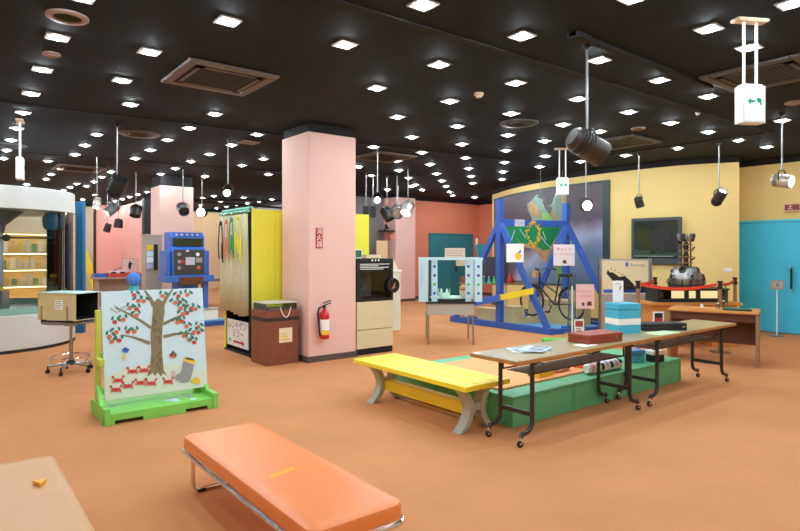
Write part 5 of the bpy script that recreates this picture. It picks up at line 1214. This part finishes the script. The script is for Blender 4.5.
# belt barriers
PST = []
for px, d, label in ((638, 9.1, 'belt post in front of the poster board'), (655, 10.35, 'belt post behind the left end of the projector table'), (720, 9.0, 'belt post behind the orange-brown desk'), (735, 10.3, 'belt post beside the teal door')):
    p = D(px, HOR, d); p.z = 0; PST.append(p)
    t = thing('barrier_post', 'brass-brown '+label, 'barrier post', p, FRONT, 'belt barrier posts')
    MB().lathe([(.15, 0), (.15, .012), (.05, .03), (.026, .04)], n=24).build('base', M['steel'], t)
    MB().lathe([(.03, .035), (.03, .99)], n=16).build('post', mat('post_brass', (170, 130, 92), .35, .6), t)
    MB().lathe([(.038, .98), (.042, .99), (.042, 1.01), (.03, 1.02), (.03, 1.07), (.042, 1.08), (.042, 1.1), (.001, 1.105)], n=18).build('belt_head', M['black'], t)
for i, j, label, sag in ((0, 1, 'red barrier belt at the left side of the projector table', .02), (0, 2, 'long red barrier belt across the front of the projector', .07), (2, 3, 'red barrier belt running back to the teal door', .03)):
    a_, b_ = PST[i], PST[j]; dr = (b_-a_).normalized(); a2, b2 = a_+dr*.045+Z*1.045, b_-dr*.045+Z*1.045
    pts = [a2.lerp(b2, k/12)-Z*(sag*math.sin(PI*k/12)) for k in range(13)]
    m2 = MB(); nn = dr.cross(Z)*.002; vs = []; fs = []
    for p in pts: vs += [p+nn+Z*.024, p+nn-Z*.024, p-nn+Z*.024, p-nn-Z*.024]
    for k in range(12):
        q = k*4; fs += [(q, q+1, q+5, q+4), (q+2, q+6, q+7, q+3), (q, q+4, q+6, q+2), (q+1, q+3, q+7, q+5)]
    fs += [(0, 2, 3, 1), (48, 49, 51, 50)]
    tag(m2.add(vs, fs).build('barrier_belt', M['redbelt']), label, 'barrier belt', 'red barrier belts')
q = G(777, 336)
t = thing('floor_sign', 'small grey sign on a thin white pole in front of the teal door', 'sign', (q.x, q.y, 0), FRONT)
MB().lathe([(.11, 0), (.11, .012), (.001, .02)], n=24).build('base', M['steel'], t); MB().tube([(0, 0, .01), (0, 0, .9)], .011, 8).build('pole', M['white'], t)
MB().box(-.125, .125, -.015, .0, .86, 1.03).build('sign_plate', M['metalgrey'], t, .003); c = MB().box(-.09, .09, -.017, -.015, .89, 1.0, 0)
c.box(-.03, .03, -.0185, -.017, .91, .98, 1); c.build('print', [mat('plate_light', (196, 192, 180), .5), M['p_grey']], t)
q1 = onX(785.5, 208, XR)
t = thing('showing_sign', 'red lit sign with white characters above the teal door', 'sign', (XR, q1.y, q1.z), 0)
MB().prism([(0, -.075), (.62, -.075), (.62, .075), (0, .075)], (-.1, 0, 0), -Y, Z, .098).build('box', mat('sign_peach', (236, 196, 170), .5), t, .004)
MB().prism([(.02, -.055), (.6, -.055), (.6, .055), (.02, .055)], (-.101, 0, 0), -Y, Z, .003).build('red_panel', mat('sign_dark_red', (140, 34, 36), .4), t)
MB().text('上　映　中', .1, (-.102, -.31, 0), -Y, Z).build('lettering', M['p_white'], t)

# ------------------------------------------------------------------ world, camera, view
w = bpy.data.worlds.new('World'); S.world = w; w.use_nodes = True
w.node_tree.nodes['Background'].inputs[0].default_value = (.05, .05, .05, 1); w.node_tree.nodes['Background'].inputs[1].default_value = .2
cd = bpy.data.cameras.new('Camera'); co = bpy.data.objects.new('Camera', cd); C.objects.link(co); S.camera = co
co.location = (0, 0, EYE); co.rotation_euler = (PI/2, 0, ANG-PI/2)
cd.sensor_width = 36; cd.lens = FPX/800*36; cd.shift_y = (HOR-265.5)/800; cd.clip_start = .05; cd.clip_end = 100
S.view_settings.view_transform = 'Standard'; S.view_settings.look = 'None'; S.view_settings.exposure = 1.07; S.view_settings.gamma = 1; S.view_settings.use_curve_mapping = False
